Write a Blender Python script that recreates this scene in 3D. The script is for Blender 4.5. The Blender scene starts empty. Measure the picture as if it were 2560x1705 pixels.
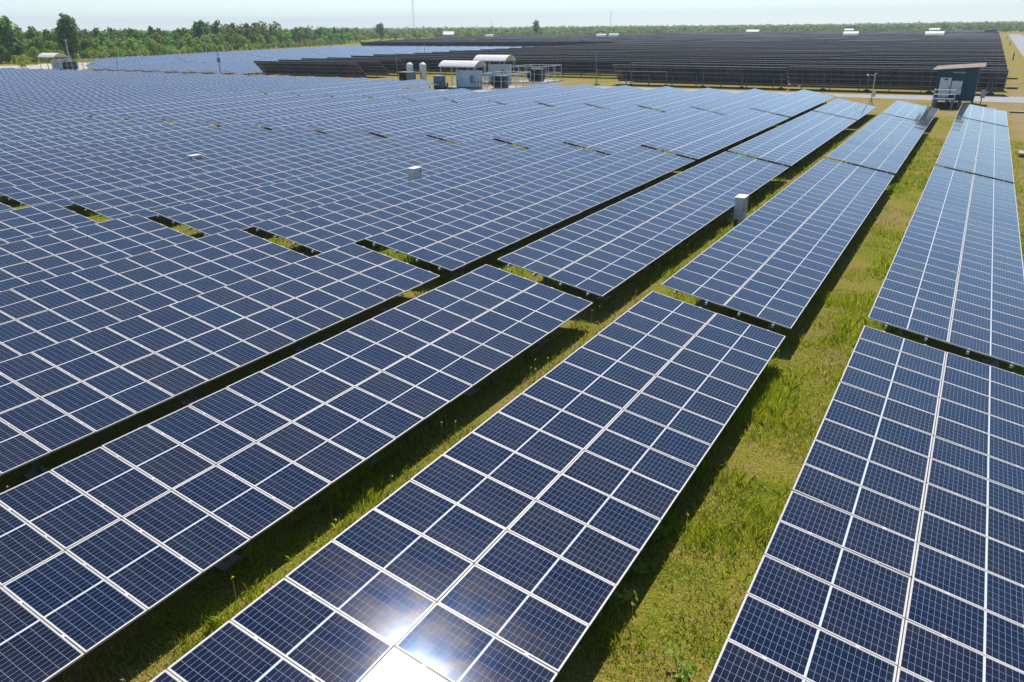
import bpy, math, random
import numpy as np
from mathutils import Vector, Matrix, Euler

# ------------------------------------------------------------------ camera, sky, sun, exposure
scene = bpy.context.scene
COL = scene.collection
RIGHT = Vector((0.86283691, 0.50539745, -0.0092675))
UP = Vector((-0.18384119, 0.33083476, 0.92560833))
FWD = Vector((-0.4708661, 0.79694528, -0.37836931))
FOC = 1911.9
CAM = Vector((0, 0, 9.0))
cd = bpy.data.cameras.new('camera'); cam = bpy.data.objects.new('camera', cd); COL.objects.link(cam)
cam.matrix_world = Matrix(((RIGHT.x, UP.x, -FWD.x, CAM.x), (RIGHT.y, UP.y, -FWD.y, CAM.y),
                           (RIGHT.z, UP.z, -FWD.z, CAM.z), (0, 0, 0, 1)))
cd.sensor_width = 36; cd.lens = FOC / 2560 * 36
cd.clip_start = 0.1; cd.clip_end = 20000
scene.camera = cam

SUN_DIR = Vector((-0.176, 0.5215, 0.835)).normalized()
SUN_EL = math.asin(SUN_DIR.z); SUN_AZ = math.atan2(SUN_DIR.x, SUN_DIR.y)
world = bpy.data.worlds.new('World'); scene.world = world; world.use_nodes = True
wn = world.node_tree.nodes; wl = world.node_tree.links
bg = wn['Background']
sky = wn.new('ShaderNodeTexSky'); sky.sky_type = 'NISHITA'; sky.sun_disc = False
sky.sun_elevation = SUN_EL; sky.sun_rotation = SUN_AZ
sky.air_density = 0.85; sky.dust_density = 0.0; sky.ozone_density = 2.4; sky.altitude = 20
wl.new(sky.outputs['Color'], bg.inputs['Color']); bg.inputs['Strength'].default_value = 0.128
sd = bpy.data.lights.new('sun', 'SUN'); sd.energy = 4.9; sd.angle = math.radians(0.53); sd.color = (1.0, 0.95, 0.88)
sun = bpy.data.objects.new('sun', sd); COL.objects.link(sun)
sun.rotation_euler = (-SUN_DIR).to_track_quat('-Z', 'Y').to_euler(); sun.location = (0, 0, 60)
vs = scene.view_settings
vs.view_transform = 'Standard'; vs.look = 'None'; vs.exposure = 0.2; vs.gamma = 1.0
scene.cycles.max_bounces = 6; scene.cycles.diffuse_bounces = 3; scene.cycles.glossy_bounces = 3
scene.cycles.transmission_bounces = 3; scene.cycles.transparent_max_bounces = 6
scene.cycles.caustics_reflective = False; scene.cycles.caustics_refractive = False
scene.cycles.sample_clamp_indirect = 4.0
scene.cycles.use_denoising = True

rnd = random.Random(7)
nprng = np.random.default_rng(11)

# ------------------------------------------------------------------ helpers
def project(p):
    d = Vector(p) - CAM; c = d.dot(FWD)
    if c < 0.5: return None
    return 1280 + FOC * d.dot(RIGHT) / c, 852.5 - FOC * d.dot(UP) / c

def ray(u, v):
    return (FWD + RIGHT * ((u - 1280) / FOC) - UP * ((v - 852.5) / FOC)).normalized()

def at_z(u, v, z=0.0):
    d = ray(u, v); return CAM + d * ((z - CAM.z) / d.z)

def az_dir(u):
    """horizontal unit direction that the photo column u looks along at the horizon"""
    d = ray(u, 70); d = Vector((d.x, d.y, 0)); return d.normalized()

def tag(o, label=None, cat=None, group=None, kind=None):
    if label: o['label'] = label
    if cat: o['category'] = cat
    if group: o['group'] = group
    if kind: o['kind'] = kind
    return o

def empty(name, loc=(0, 0, 0), rz=0.0):
    o = bpy.data.objects.new(name, None); COL.objects.link(o)
    o.empty_display_size = 0.3
    o.location = loc; o.rotation_euler = (0, 0, rz); return o

def link(name, mesh, parent=None, loc=(0, 0, 0), rot=(0, 0, 0)):
    o = bpy.data.objects.new(name, mesh); COL.objects.link(o)
    o.parent = parent; o.location = loc; o.rotation_euler = rot; return o

def copy_tree(o, parent=None):
    c = o.copy(); COL.objects.link(c); c.parent = parent
    for ch in list(o.children): copy_tree(ch, c)
    return c

class MB:
    """collects simple solids and writes them as one mesh"""
    def __init__(s): s.v = []; s.f = []; s.m = []; s.uv = []
    def face(s, pts, mat=0, uv=None):
        b = len(s.v); s.v += [tuple(p) for p in pts]; s.f.append(tuple(range(b, b + len(pts)))); s.m.append(mat)
        s.uv += (uv if uv else [(0, 0)] * len(pts))
    def hexa(s, P, mat=0):
        for q in ((0, 3, 2, 1), (4, 5, 6, 7), (0, 1, 5, 4), (1, 2, 6, 5), (2, 3, 7, 6), (3, 0, 4, 7)):
            s.face([P[i] for i in q], mat)
    def box(s, x0, x1, y0, y1, z0, z1, mat=0, M=None):
        P = [Vector(p) for p in ((x0, y0, z0), (x1, y0, z0), (x1, y1, z0), (x0, y1, z0), (x0, y0, z1), (x1, y0, z1), (x1, y1, z1), (x0, y1, z1))]
        if M is not None: P = [M @ p for p in P]
        s.hexa(P, mat)
    def bar(s, a, b, w, h=None, mat=0, upv=(0, 0, 1)):
        a = Vector(a); b = Vector(b); h = h or w; d = (b - a).normalized(); upv = Vector(upv)
        if abs(d.dot(upv)) > 0.98: upv = Vector((1, 0, 0))
        r = d.cross(upv).normalized() * (w / 2); u = r.cross(d).normalized() * (h / 2)
        s.hexa([a - r - u, a + r - u, a + r + u, a - r + u, b - r - u, b + r - u, b + r + u, b - r + u], mat)
    def tube(s, a, b, r0, r1=None, n=8, mat=0, cap=True):
        a = Vector(a); b = Vector(b); r1 = r0 if r1 is None else r1; d = (b - a).normalized()
        x = d.orthogonal().normalized(); y = d.cross(x)
        A = [a + (x * math.cos(t) + y * math.sin(t)) * r0 for t in [2 * math.pi * i / n for i in range(n)]]
        B = [b + (x * math.cos(t) + y * math.sin(t)) * r1 for t in [2 * math.pi * i / n for i in range(n)]]
        for i in range(n):
            j = (i + 1) % n; s.face([A[i], A[j], B[j], B[i]], mat)
        if cap: s.face(A[::-1], mat); s.face(B, mat)
    def lathe(s, c, prof, n=14, mat=0):
        c = Vector(c)
        rings = [[c + Vector((r * math.cos(2 * math.pi * i / n), r * math.sin(2 * math.pi * i / n), z)) for i in range(n)] for r, z in prof]
        for A, B in zip(rings, rings[1:]):
            for i in range(n):
                j = (i + 1) % n; s.face([A[i], A[j], B[j], B[i]], mat)
        s.face(rings[0][::-1], mat); s.face(rings[-1], mat)
    def mesh(s, name, mats):
        me = bpy.data.meshes.new(name); me.from_pydata(s.v, [], s.f)
        for m in (mats if isinstance(mats, (list, tuple)) else [mats]): me.materials.append(m)
        me.polygons.foreach_set('material_index', s.m)
        if any(u != (0, 0) for u in s.uv):
            l = me.uv_layers.new(name='UVMap'); l.data.foreach_set('uv', np.array(s.uv, dtype=np.float32).ravel())
        me.update(); return me
    def build(s, name, mats, parent=None, loc=(0, 0, 0), bevel=0.0):
        o = link(name, s.mesh(name, mats), parent, loc)
        if bevel:
            b = o.modifiers.new('bevel', 'BEVEL'); b.width = bevel; b.segments = 2; b.limit_method = 'ANGLE'
            w = o.modifiers.new('weld', 'WELD'); w.merge_threshold = 0.0005
            o.modifiers.move(1, 0)
        return o

def soup(name, tris, mat):
    """tris: (n,k,3) array of loose polygons -> mesh"""
    n, k, _ = tris.shape
    me = bpy.data.meshes.new(name)
    me.vertices.add(n * k); me.vertices.foreach_set('co', tris.astype(np.float32).ravel())
    me.loops.add(n * k); me.loops.foreach_set('vertex_index', np.arange(n * k, dtype=np.int32))
    me.polygons.add(n); me.polygons.foreach_set('loop_start', np.arange(0, n * k, k, dtype=np.int32))
    me.polygons.foreach_set('loop_total', np.full(n, k, dtype=np.int32))
    me.materials.append(mat); me.update(calc_edges=True); return me

# ------------------------------------------------------------------ materials
class NT:
    def __init__(s, name):
        s.mat = bpy.data.materials.new(name); s.mat.use_nodes = True
        s.nt = s.mat.node_tree; s.n = s.nt.nodes; s.l = s.nt.links
        s.bsdf = s.n['Principled BSDF']; s.out = s.n['Material Output']
    def new(s, t, **kw):
        n = s.n.new(t)
        for k, v in kw.items(): setattr(n, k, v)
        return n
    def put(s, sock, v):
        if hasattr(v, 'is_output') or isinstance(v, bpy.types.NodeSocket): s.l.new(v, sock)
        else: sock.default_value = v
    def math(s, op, a, b=0.0, c=0.0):
        n = s.new('ShaderNodeMath', operation=op)
        s.put(n.inputs[0], a); s.put(n.inputs[1], b); s.put(n.inputs[2], c); return n.outputs[0]
    def mix(s, f, a, b):
        n = s.new('ShaderNodeMix', data_type='RGBA'); s.put(n.inputs[0], f)
        s.put(n.inputs[6], a if not isinstance(a, tuple) else (*a, 1)); s.put(n.inputs[7], b if not isinstance(b, tuple) else (*b, 1))
        return n.outputs[2]
    def noise(s, scale, detail=4, rough=0.6, vec=None, dim='3D'):
        n = s.new('ShaderNodeTexNoise', noise_dimensions=dim); n.inputs['Scale'].default_value = scale
        n.inputs['Detail'].default_value = detail; n.inputs['Roughness'].default_value = rough
        if vec is not None: s.l.new(vec, n.inputs['Vector'])
        return n.outputs['Fac']
    def ramp(s, f, stops):
        n = s.new('ShaderNodeValToRGB'); e = n.color_ramp.elements
        while len(e) < len(stops): e.new(0.5)
        for el, (p, c) in zip(e, stops): el.position = p; el.color = (*c, 1)
        s.put(n.inputs[0], f); return n.outputs['Color']
    def pos(s): return s.new('ShaderNodeNewGeometry').outputs['Position']
    def obj(s): return s.new('ShaderNodeTexCoord').outputs['Object']
    def bump(s, h, strength=0.3, dist=0.05):
        b = s.new('ShaderNodeBump'); b.inputs['Strength'].default_value = strength; b.inputs['Distance'].default_value = dist
        s.l.new(h, b.inputs['Height']); s.l.new(b.outputs['Normal'], s.bsdf.inputs['Normal'])

def plain(name, col, rough=0.6, metal=0.0, var=0.25, scale=3.0, spec=0.4):
    t = NT(name)
    f = t.noise(scale, 5, 0.65, t.obj())
    lo = tuple(c * (1 - var) for c in col); hi = tuple(min(1, c * (1 + var)) for c in col)
    t.put(t.bsdf.inputs['Base Color'], t.ramp(f, [(0.3, lo), (0.7, hi)]))
    t.bsdf.inputs['Roughness'].default_value = rough; t.bsdf.inputs['Metallic'].default_value = metal
    t.bsdf.inputs['Specular IOR Level'].default_value = spec
    return t.mat

PW, PL = 1.012, 2.059            # module pitch along the row and down the slope (m)
def make_panel_material():
    t = NT('solar_glass')
    uv = t.new('ShaderNodeUVMap').outputs[0]
    sp = t.new('ShaderNodeSeparateXYZ'); t.l.new(uv, sp.inputs[0]); U, V = sp.outputs[0], sp.outputs[1]
    x = t.math('MULTIPLY', t.math('FRACT', U), PW); y = t.math('MULTIPLY', t.math('FRACT', V), PL)
    rowi = t.math('FLOOR', U); coli = t.math('FLOOR', V)
    # outer frame (drawn only on the far tables that are one sheet) and dark slot between frames
    W, L, FR = 0.990, 2.040, 0.019
    dx = t.math('SUBTRACT', W / 2, t.math('ABSOLUTE', t.math('SUBTRACT', x, W / 2)))
    dy = t.math('SUBTRACT', L / 2, t.math('ABSOLUTE', t.math('SUBTRACT', y, L / 2)))
    d = t.math('MINIMUM', dx, dy)
    frame = t.math('LESS_THAN', d, FR); slot = t.math('LESS_THAN', d, 0.0)
    # cells
    ex = 0.026; cw = (W - 2 * ex) / 6
    cx = t.math('DIVIDE', t.math('SUBTRACT', x, ex), cw)
    yy = t.math('SUBTRACT', t.math('ABSOLUTE', t.math('SUBTRACT', y, L / 2)), 0.016)
    ch = (L / 2 - 0.016 - ex) / 12
    cy = t.math('DIVIDE', yy, ch)
    fx = t.math('FRACT', cx); fy = t.math('FRACT', cy)
    gx = t.math('GREATER_THAN', t.math('MULTIPLY', t.math('ABSOLUTE', t.math('SUBTRACT', fx, 0.5)), cw), cw / 2 - 0.0026)
    gy = t.math('GREATER_THAN', t.math('MULTIPLY', t.math('ABSOLUTE', t.math('SUBTRACT', fy, 0.5)), ch), ch / 2 - 0.0022)
    bar = t.math('LESS_THAN', yy, 0.0)
    edge = t.math('LESS_THAN', d, ex)
    grid = t.math('MAXIMUM', gx, gy)
    back = t.math('MAXIMUM', bar, edge)
    # per cell and per module tints of the silicon
    oi = t.new('ShaderNodeObjectInfo').outputs['Random']
    wc = t.new('ShaderNodeTexWhiteNoise', noise_dimensions='4D'); cv = t.new('ShaderNodeCombineXYZ')
    side = t.math('GREATER_THAN', y, L / 2)
    t.l.new(t.math('ADD', t.math('FLOOR', cx), t.math('MULTIPLY', rowi, 7.0)), cv.inputs[0])
    t.l.new(t.math('ADD', t.math('FLOOR', t.math('MULTIPLY', cy, 1.0)), t.math('MULTIPLY', side, 15.0)), cv.inputs[1]); t.l.new(coli, cv.inputs[2])
    t.l.new(cv.outputs[0], wc.inputs['Vector']); t.l.new(t.math('MULTIPLY', oi, 91.0), wc.inputs['W'])
    wm = t.new('ShaderNodeTexWhiteNoise', noise_dimensions='4D'); cm = t.new('ShaderNodeCombineXYZ')
    t.l.new(rowi, cm.inputs[0]); t.l.new(coli, cm.inputs[1]); t.l.new(cm.outputs[0], wm.inputs['Vector'])
    t.l.new(t.math('MULTIPLY', oi, 57.0), wm.inputs['W'])
    tint = t.ramp(wm.outputs['Value'], [(0.0, (0.0025, 0.005, 0.022)), (0.35, (0.0045, 0.0050, 0.018)), (0.62, (0.0075, 0.0055, 0.016)), (0.85, (0.0075, 0.006, 0.010)), (1.0, (0.002, 0.007, 0.028))])
    grain = t.noise(38.0, 2, 0.5, t.obj())
    lum = t.math('ADD', t.math('ADD', 0.55, t.math('MULTIPLY', wc.outputs['Value'], 0.55)), t.math('MULTIPLY', grain, 0.35))
    hs = t.new('ShaderNodeHueSaturation'); t.l.new(tint, hs.inputs['Color']); t.l.new(lum, hs.inputs['Value'])
    c = t.mix(grid, hs.outputs[0], (0.23, 0.28, 0.36))
    soil = t.math('MULTIPLY', t.math('SMOOTH_MIN', t.math('MAXIMUM', t.math('SUBTRACT', t.noise(0.9, 5, 0.7, t.obj()), 0.45), 0.0), 0.3, 0.1), 0.10)
    lowedge = t.math('MULTIPLY', t.math('MAXIMUM', t.math('SUBTRACT', y, L - 0.10), 0.0), t.math('MULTIPLY', t.noise(5.0, 4, 0.7, t.obj()), 1.6))
    c = t.mix(t.math('ADD', soil, lowedge), c, (0.30, 0.26, 0.21))
    vo = t.new('ShaderNodeTexVoronoi', voronoi_dimensions='4D'); vo.inputs['Scale'].default_value = 2.2
    t.l.new(t.obj(), vo.inputs['Vector']); t.l.new(t.math('MULTIPLY', oi, 83.0), vo.inputs['W'])
    vs_ = t.new('ShaderNodeSeparateColor'); t.l.new(vo.outputs['Color'], vs_.inputs[0])
    speck = t.math('MULTIPLY', t.math('GREATER_THAN', vs_.outputs[0], 0.90), t.math('LESS_THAN', t.math('ADD', vo.outputs['Distance'], t.math('MULTIPLY', t.noise(30.0, 2, 0.6, t.obj()), 0.05)), t.math('MULTIPLY', vs_.outputs[1], 0.085)))
    c = t.mix(speck, c, (0.55, 0.55, 0.52))
    c = t.mix(back, c, (0.62, 0.63, 0.64))
    b = t.bsdf; t.put(b.inputs['Base Color'], c)
    b.inputs['Specular Tint'].default_value = (0.66, 0.90, 1.0, 1); b.inputs['IOR'].default_value = 1.64; b.inputs['Specular IOR Level'].default_value = 0.5
    pass
    dust = t.noise(1.3, 4, 0.6, t.obj())
    t.put(b.inputs['Roughness'], t.math('ADD', t.math('ADD', 0.042, t.math('MULTIPLY', dust, 0.04)), t.math('MULTIPLY', wm.outputs['Value'], 0.02)))
    # wide, faintly coloured sheen of the textured silicon under the glass
    gl = t.new('ShaderNodeBsdfGlossy'); gl.inputs['Roughness'].default_value = 0.19
    t.l.new(t.ramp(t.noise(1.5, 3, 0.6, t.obj()), [(0.36, (0.08, 0.22, 1.0)), (0.48, (0.45, 0.42, 1.0)), (0.56, (0.95, 0.62, 0.70)), (0.66, (0.35, 0.30, 1.0))]), gl.inputs['Color'])
    m0 = t.new('ShaderNodeMixShader'); t.put(m0.inputs[0], t.math('MULTIPLY', t.math('SUBTRACT', 1.0, t.math('MAXIMUM', back, grid)), t.math('ADD', 0.0016, t.math('MULTIPLY', wm.outputs['Value'], 0.0045))))
    t.l.new(b.outputs[0], m0.inputs[1]); t.l.new(gl.outputs[0], m0.inputs[2]); b = m0
    fb = t.new('ShaderNodeBsdfPrincipled'); fb.inputs['Roughness'].default_value = 0.45
    t.put(fb.inputs['Base Color'], t.mix(slot, (0.66, 0.63, 0.59), (0.05, 0.045, 0.04)))
    ms = t.new('ShaderNodeMixShader'); t.put(ms.inputs[0], frame); t.l.new(b.outputs[0], ms.inputs[1]); t.l.new(fb.outputs[0], ms.inputs[2])
    t.l.new(ms.outputs[0], t.out.inputs['Surface'])
    return t.mat

def make_ground_material():
    t = NT('grassy_ground'); p = t.pos()
    big = t.noise(0.16, 4, 0.6, p); mid = t.noise(0.75, 5, 0.65, p); fine = t.noise(9.0, 4, 0.7, p)
    f = t.math('ADD', t.math('ADD', t.math('MULTIPLY', big, 0.70), t.math('MULTIPLY', mid, 0.40)), t.math('MULTIPLY', t.math('SUBTRACT', fine, 0.5), 0.75))
    sx = t.new('ShaderNodeSeparateXYZ'); t.l.new(p, sx.inputs[0])
    def step(v, a, b):
        m = t.new('ShaderNodeMapRange', interpolation_type='SMOOTHSTEP'); t.put(m.inputs[0], v); m.inputs[1].default_value = a; m.inputs[2].default_value = b; return m.outputs[0]
    dry = t.math('MAXIMUM', step(sx.outputs[0], 2.0, 4.2), t.math('MULTIPLY', step(sx.outputs[1], 91.0, 98.0), 0.55))
    f = t.math('ADD', t.math('SUBTRACT', f, 0.035), t.math('MULTIPLY', dry, 0.15))
    f = t.math('SUBTRACT', f, t.math('MULTIPLY', step(sx.outputs[1], 126.0, 150.0), 0.10))
    c = t.ramp(f, [(0.32, (0.13, 0.19, 0.014)), (0.43, (0.26, 0.29, 0.024)), (0.52, (0.35, 0.31, 0.045)), (0.60, (0.40, 0.285, 0.10)), (0.72, (0.44, 0.325, 0.18))])
    dk = t.ramp(t.noise(26.0, 3, 0.7, p), [(0.36, (0.16, 0.17, 0.14)), (0.64, (1.08, 1.08, 1.08))])
    mx = t.new('ShaderNodeMix', data_type='RGBA', blend_type='MULTIPLY'); mx.inputs[0].default_value = 0.8
    t.l.new(c, mx.inputs[6]); t.l.new(dk, mx.inputs[7]); t.put(t.bsdf.inputs['Base Color'], mx.outputs[2])
    t.bsdf.inputs['Roughness'].default_value = 0.95; t.bsdf.inputs['Specular IOR Level'].default_value = 0.1
    t.bump(t.math('ADD', t.noise(6.0, 5, 0.7, p), t.math('MULTIPLY', fine, 0.5)), 0.9, 0.12)
    return t.mat

def make_leaf_material(name, stops, trans=0.45):
    t = NT(name)
    r = t.new('ShaderNodeNewGeometry').outputs['Random Per Island']
    oi = t.new('ShaderNodeObjectInfo').outputs['Random']
    c = t.ramp(r, stops)
    hs = t.new('ShaderNodeHueSaturation'); t.l.new(c, hs.inputs['Color'])
    t.put(hs.inputs['Value'], t.math('ADD', 0.75, t.math('MULTIPLY', oi, 0.5)))
    t.put(hs.inputs['Hue'], t.math('ADD', 0.485, t.math('MULTIPLY', oi, 0.03)))
    t.put(t.bsdf.inputs['Base Color'], hs.outputs[0]); t.bsdf.inputs['Roughness'].default_value = 0.7
    t.bsdf.inputs['Specular IOR Level'].default_value = 0.2
    tr = t.new('ShaderNodeBsdfTranslucent'); t.l.new(hs.outputs[0], tr.inputs['Color'])
    ms = t.new('ShaderNodeMixShader'); ms.inputs[0].default_value = trans
    t.l.new(t.bsdf.outputs[0], ms.inputs[1]); t.l.new(tr.outputs[0], ms.inputs[2]); t.l.new(ms.outputs[0], t.out.inputs['Surface'])
    return t.mat

def make_speckled(name, stops, scale, rough=0.9, bump=0.4):
    t = NT(name); p = t.pos()
    f = t.math('ADD', t.math('MULTIPLY', t.noise(scale, 6, 0.7, p), 0.6), t.math('MULTIPLY', t.noise(scale * 14, 3, 0.6, p), 0.4))
    t.put(t.bsdf.inputs['Base Color'], t.ramp(f, stops)); t.bsdf.inputs['Roughness'].default_value = rough
    t.bsdf.inputs['Specular IOR Level'].default_value = 0.15
    t.bump(t.noise(scale * 10, 4, 0.7, p), bump, 0.03); return t.mat

M = {}
M['glass'] = make_panel_material()
M['ground'] = make_ground_material()
M['alu'] = plain('anodised_aluminium', (0.60, 0.56, 0.515), 0.42, 0.0, 0.05, 1.5)
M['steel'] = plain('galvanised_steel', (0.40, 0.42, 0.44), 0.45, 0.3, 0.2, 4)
M['darksteel'] = plain('dark_grey_steel', (0.17, 0.19, 0.21), 0.5, 0.2, 0.2, 4)  # darker grey steel for posts, rafters, fence and poles
M['backsheet'] = plain('module_backsheet', (0.30, 0.29, 0.31), 0.6, 0, 0.08, 0.8)
def make_back_material():
    t = NT('module_underside'); uv = t.new('ShaderNodeUVMap').outputs[0]
    sp = t.new('ShaderNodeSeparateXYZ'); t.l.new(uv, sp.inputs[0])
    fu = t.math('FRACT', sp.outputs[0]); fv = t.math('FRACT', sp.outputs[1])
    e = t.math('MAXIMUM', t.math('GREATER_THAN', t.math('ABSOLUTE', t.math('SUBTRACT', fu, 0.5)), 0.482), t.math('GREATER_THAN', t.math('ABSOLUTE', t.math('SUBTRACT', fv, 0.5)), 0.490))
    wm = t.new('ShaderNodeTexWhiteNoise', noise_dimensions='3D'); cm = t.new('ShaderNodeCombineXYZ')
    t.l.new(t.math('FLOOR', sp.outputs[0]), cm.inputs[0]); t.l.new(t.math('FLOOR', sp.outputs[1]), cm.inputs[1]); t.l.new(t.new('ShaderNodeObjectInfo').outputs['Random'], cm.inputs[2])
    t.l.new(cm.outputs[0], wm.inputs[0])
    c = t.ramp(wm.outputs['Value'], [(0, (0.050, 0.055, 0.090)), (0.5, (0.075, 0.070, 0.105)), (1, (0.110, 0.090, 0.115))])
    t.put(t.bsdf.inputs['Base Color'], t.mix(e, c, (0.30, 0.31, 0.33))); t.bsdf.inputs['Roughness'].default_value = 0.6
    return t.mat
M['underside'] = make_back_material()
M['road'] = make_speckled('gravel_road', [(0.3, (0.26, 0.255, 0.26)), (0.7, (0.40, 0.39, 0.39))], 0.8)
M['sand'] = make_speckled('pale_sand', [(0.38, (0.20, 0.19, 0.05)), (0.46, (0.46, 0.40, 0.33)), (0.7, (0.66, 0.60, 0.54))], 0.22)
M['concrete'] = make_speckled('weathered_concrete', [(0.3, (0.30, 0.28, 0.25)), (0.7, (0.48, 0.45, 0.41))], 2.0)
M['roofwhite'] = plain('white_painted_roof_sheet', (0.78, 0.73, 0.69), 0.45, 0, 0.06, 1)
M['roofbeige'] = plain('beige_roof_sheet', (0.80, 0.64, 0.54), 0.5, 0, 0.12, 1.2)
M['cabblue'] = plain('pale_blue_painted_steel', (0.44, 0.58, 0.66), 0.45, 0, 0.08, 1.5)
M['cabwhite'] = plain('light_grey_painted_steel', (0.60, 0.63, 0.68), 0.45, 0, 0.07, 2)
M['cabgrey'] = plain('slate_grey_painted_steel', (0.13, 0.19, 0.24), 0.5, 0, 0.15, 2)
M['shedwall'] = plain('dark_blue_corrugated_cladding', (0.028, 0.082, 0.130), 0.55, 0, 0.2, 2)
M['transf'] = plain('dark_green_transformer_paint', (0.035, 0.06, 0.06), 0.5, 0, 0.2, 2)
M['dark'] = plain('black_parts_and_opening_shade', (0.015, 0.017, 0.02), 0.7, 0, 0.2, 3)  # near-black for dark fittings and the painted shade in the pump house front
M['galvpipe'] = plain('bright_galvanised_pipe', (0.55, 0.57, 0.58), 0.4, 0.2, 0.1, 3)
M['inox'] = plain('stainless_tank_steel', (0.62, 0.63, 0.65), 0.25, 0.75, 0.1, 2)
M['rust'] = plain('rusty_brown_paint', (0.09, 0.04, 0.03), 0.8, 0, 0.3, 6)
M['red'] = plain('faded_red_paint', (0.42, 0.05, 0.05), 0.6, 0, 0.15, 4)
M['bark'] = plain('tree_bark', (0.11, 0.085, 0.065), 0.9, 0, 0.3, 5)
M['leaf_dark'] = make_leaf_material('dark_green_leaves', [(0, (0.086, 0.168, 0.041)), (0.5, (0.149, 0.253, 0.053)), (1, (0.244, 0.320, 0.073))])
M['leaf_mid'] = make_leaf_material('mid_green_leaves', [(0, (0.139, 0.276, 0.049)), (0.5, (0.247, 0.405, 0.066)), (1, (0.393, 0.494, 0.099))])
M['leaf_olive'] = make_leaf_material('olive_brown_leaves', [(0, (0.158, 0.200, 0.063)), (0.5, (0.246, 0.282, 0.086)), (1, (0.331, 0.344, 0.115))])
M['leaf_lime'] = make_leaf_material('yellow_green_leaves', [(0, (0.180, 0.264, 0.033)), (0.5, (0.300, 0.360, 0.044)), (1, (0.444, 0.444, 0.073))])
M['grass'] = make_leaf_material('grass_blades', [(0, (0.098, 0.173, 0.010)), (0.3, (0.235, 0.292, 0.020)), (0.5, (0.392, 0.389, 0.035)), (0.7, (0.490, 0.410, 0.100)), (1, (0.549, 0.454, 0.220))], 0.6)
M['lushgrass'] = make_leaf_material('lush_grass_blades', [(0, (0.17, 0.27, 0.012)), (0.5, (0.33, 0.39, 0.016)), (1, (0.50, 0.48, 0.035))], 0.65)
M['flower'] = make_leaf_material('yellow_flower_heads', [(0, (0.55, 0.42, 0.02)), (0.7, (0.65, 0.52, 0.05)), (1, (0.6, 0.55, 0.4))], 0.2)

# ------------------------------------------------------------------ setting: ground, roads, sand
def sheet(name, pts, z, mat, label=None, cat=None, thick=0.0):
    b = MB(); b.face([(x, y, z) for x, y in pts]); o = b.build(name, mat); tag(o, kind='structure'); return o
sheet('ground', [(-6000, -200), (6000, -200), (6000, 6200), (-6000, 6200)], 0.0, M['ground'])
sheet('cross_road', [(-57, 116.4), (-30, 115.6), (5, 115.0), (40, 114.4), (40, 124.6), (5, 125.2), (-14, 120.9), (-30, 121.4), (-57, 122.2)], 0.02, M['road'])
sheet('perimeter_road', [(8.3, 124.9), (17.5, 124.9), (18.5, 300), (19.0, 600), (19.5, 880), (11.0, 880), (9.4, 600), (8.4, 300)], 0.024, M['road'])
sheet('service_track', [(-78, 100.8), (-66.5, 103.5), (-59, 112), (-60, 117), (-66, 113.5), (-78, 104.5)], 0.012, M['concrete'])
sheet('sand', [(-205, 126), (-222, 122), (-240, 117), (-262, 118), (-264, 127), (-252, 133), (-256, 146), (-249, 160), (-240, 158), (-228, 145), (-213, 134)], 0.03, M['sand'])
sheet('sand_patch', [(-266, 178), (-262, 192), (-286, 236), (-292, 232), (-272, 186)], 0.03, M['sand'])

# ------------------------------------------------------------------ solar tables
TILT = math.radians(9.842)
WS = 4.118
Z_LOW = 0.811; Z_HIGH = Z_LOW + WS * math.sin(TILT)
DXT = WS * math.cos(TILT)
X0, P = 2.4543, 6.00856
ZC = (Z_LOW + Z_HIGH) / 2

def module_mesh():
    b = MB(); W, L, F, T = 0.990, 2.040, 0.019, 0.040      # local x down the slope, y along the row
    x0, x1, y0, y1 = -L / 2, L / 2, -W / 2, W / 2
    b.box(x0, x1, y0, y0 + F, 0, T, 0); b.box(x0, x1, y1 - F, y1, 0, T, 0)
    b.box(x0, x0 + F, y0 + F, y1 - F, 0, T, 0); b.box(x1 - F, x1, y0 + F, y1 - F, 0, T, 0)
    g = T - 0.004
    def uv(x, y): return ((y - y0) / PW * 0.99999, (x - x0) / PL * 0.99999)
    q = [(x0 + F, y0 + F), (x1 - F, y0 + F), (x1 - F, y1 - F), (x0 + F, y1 - F)]
    b.face([(x, y, g) for x, y in q], 1, [uv(x, y) for x, y in q])
    b.face([(x, y, g - 0.006) for x, y in q[::-1]], 2)
    return b.mesh('solar_module', [M['alu'], M['glass'], M['backsheet']])

def sheet_mesh(n, W=WS, flip=False):
    """a whole table of 2 x n modules as one thin sheet; local x down the slope, y along the row"""
    b = MB(); h = n * PW / 2; w = W / 2; T = 0.045
    b.face([(-w, -h, T), (w, -h, T), (w, h, T), (-w, h, T)], 0, [(0.0001, 0.0001), (0.0001, 1.9999), (n, 1.9999), (n, 0.0001)])
    b.face([(-w, -h, 0), (-w, h, 0), (w, h, 0), (w, -h, 0)], 1, [(0.001, 0.001), (n, 0.001), (n, 1.999), (0.001, 1.999)])
    for q in (((-w, -h), (w, -h)), ((w, -h), (w, h)), ((w, h), (-w, h)), ((-w, h), (-w, -h))):
        (ax, ay), (bx, by) = q; b.face([(ax, ay, 0), (bx, by, 0), (bx, by, T), (ax, ay, T)], 2)
    return b.mesh('panel_sheet', [M['glass'], M['underside'], M['alu']])

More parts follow.
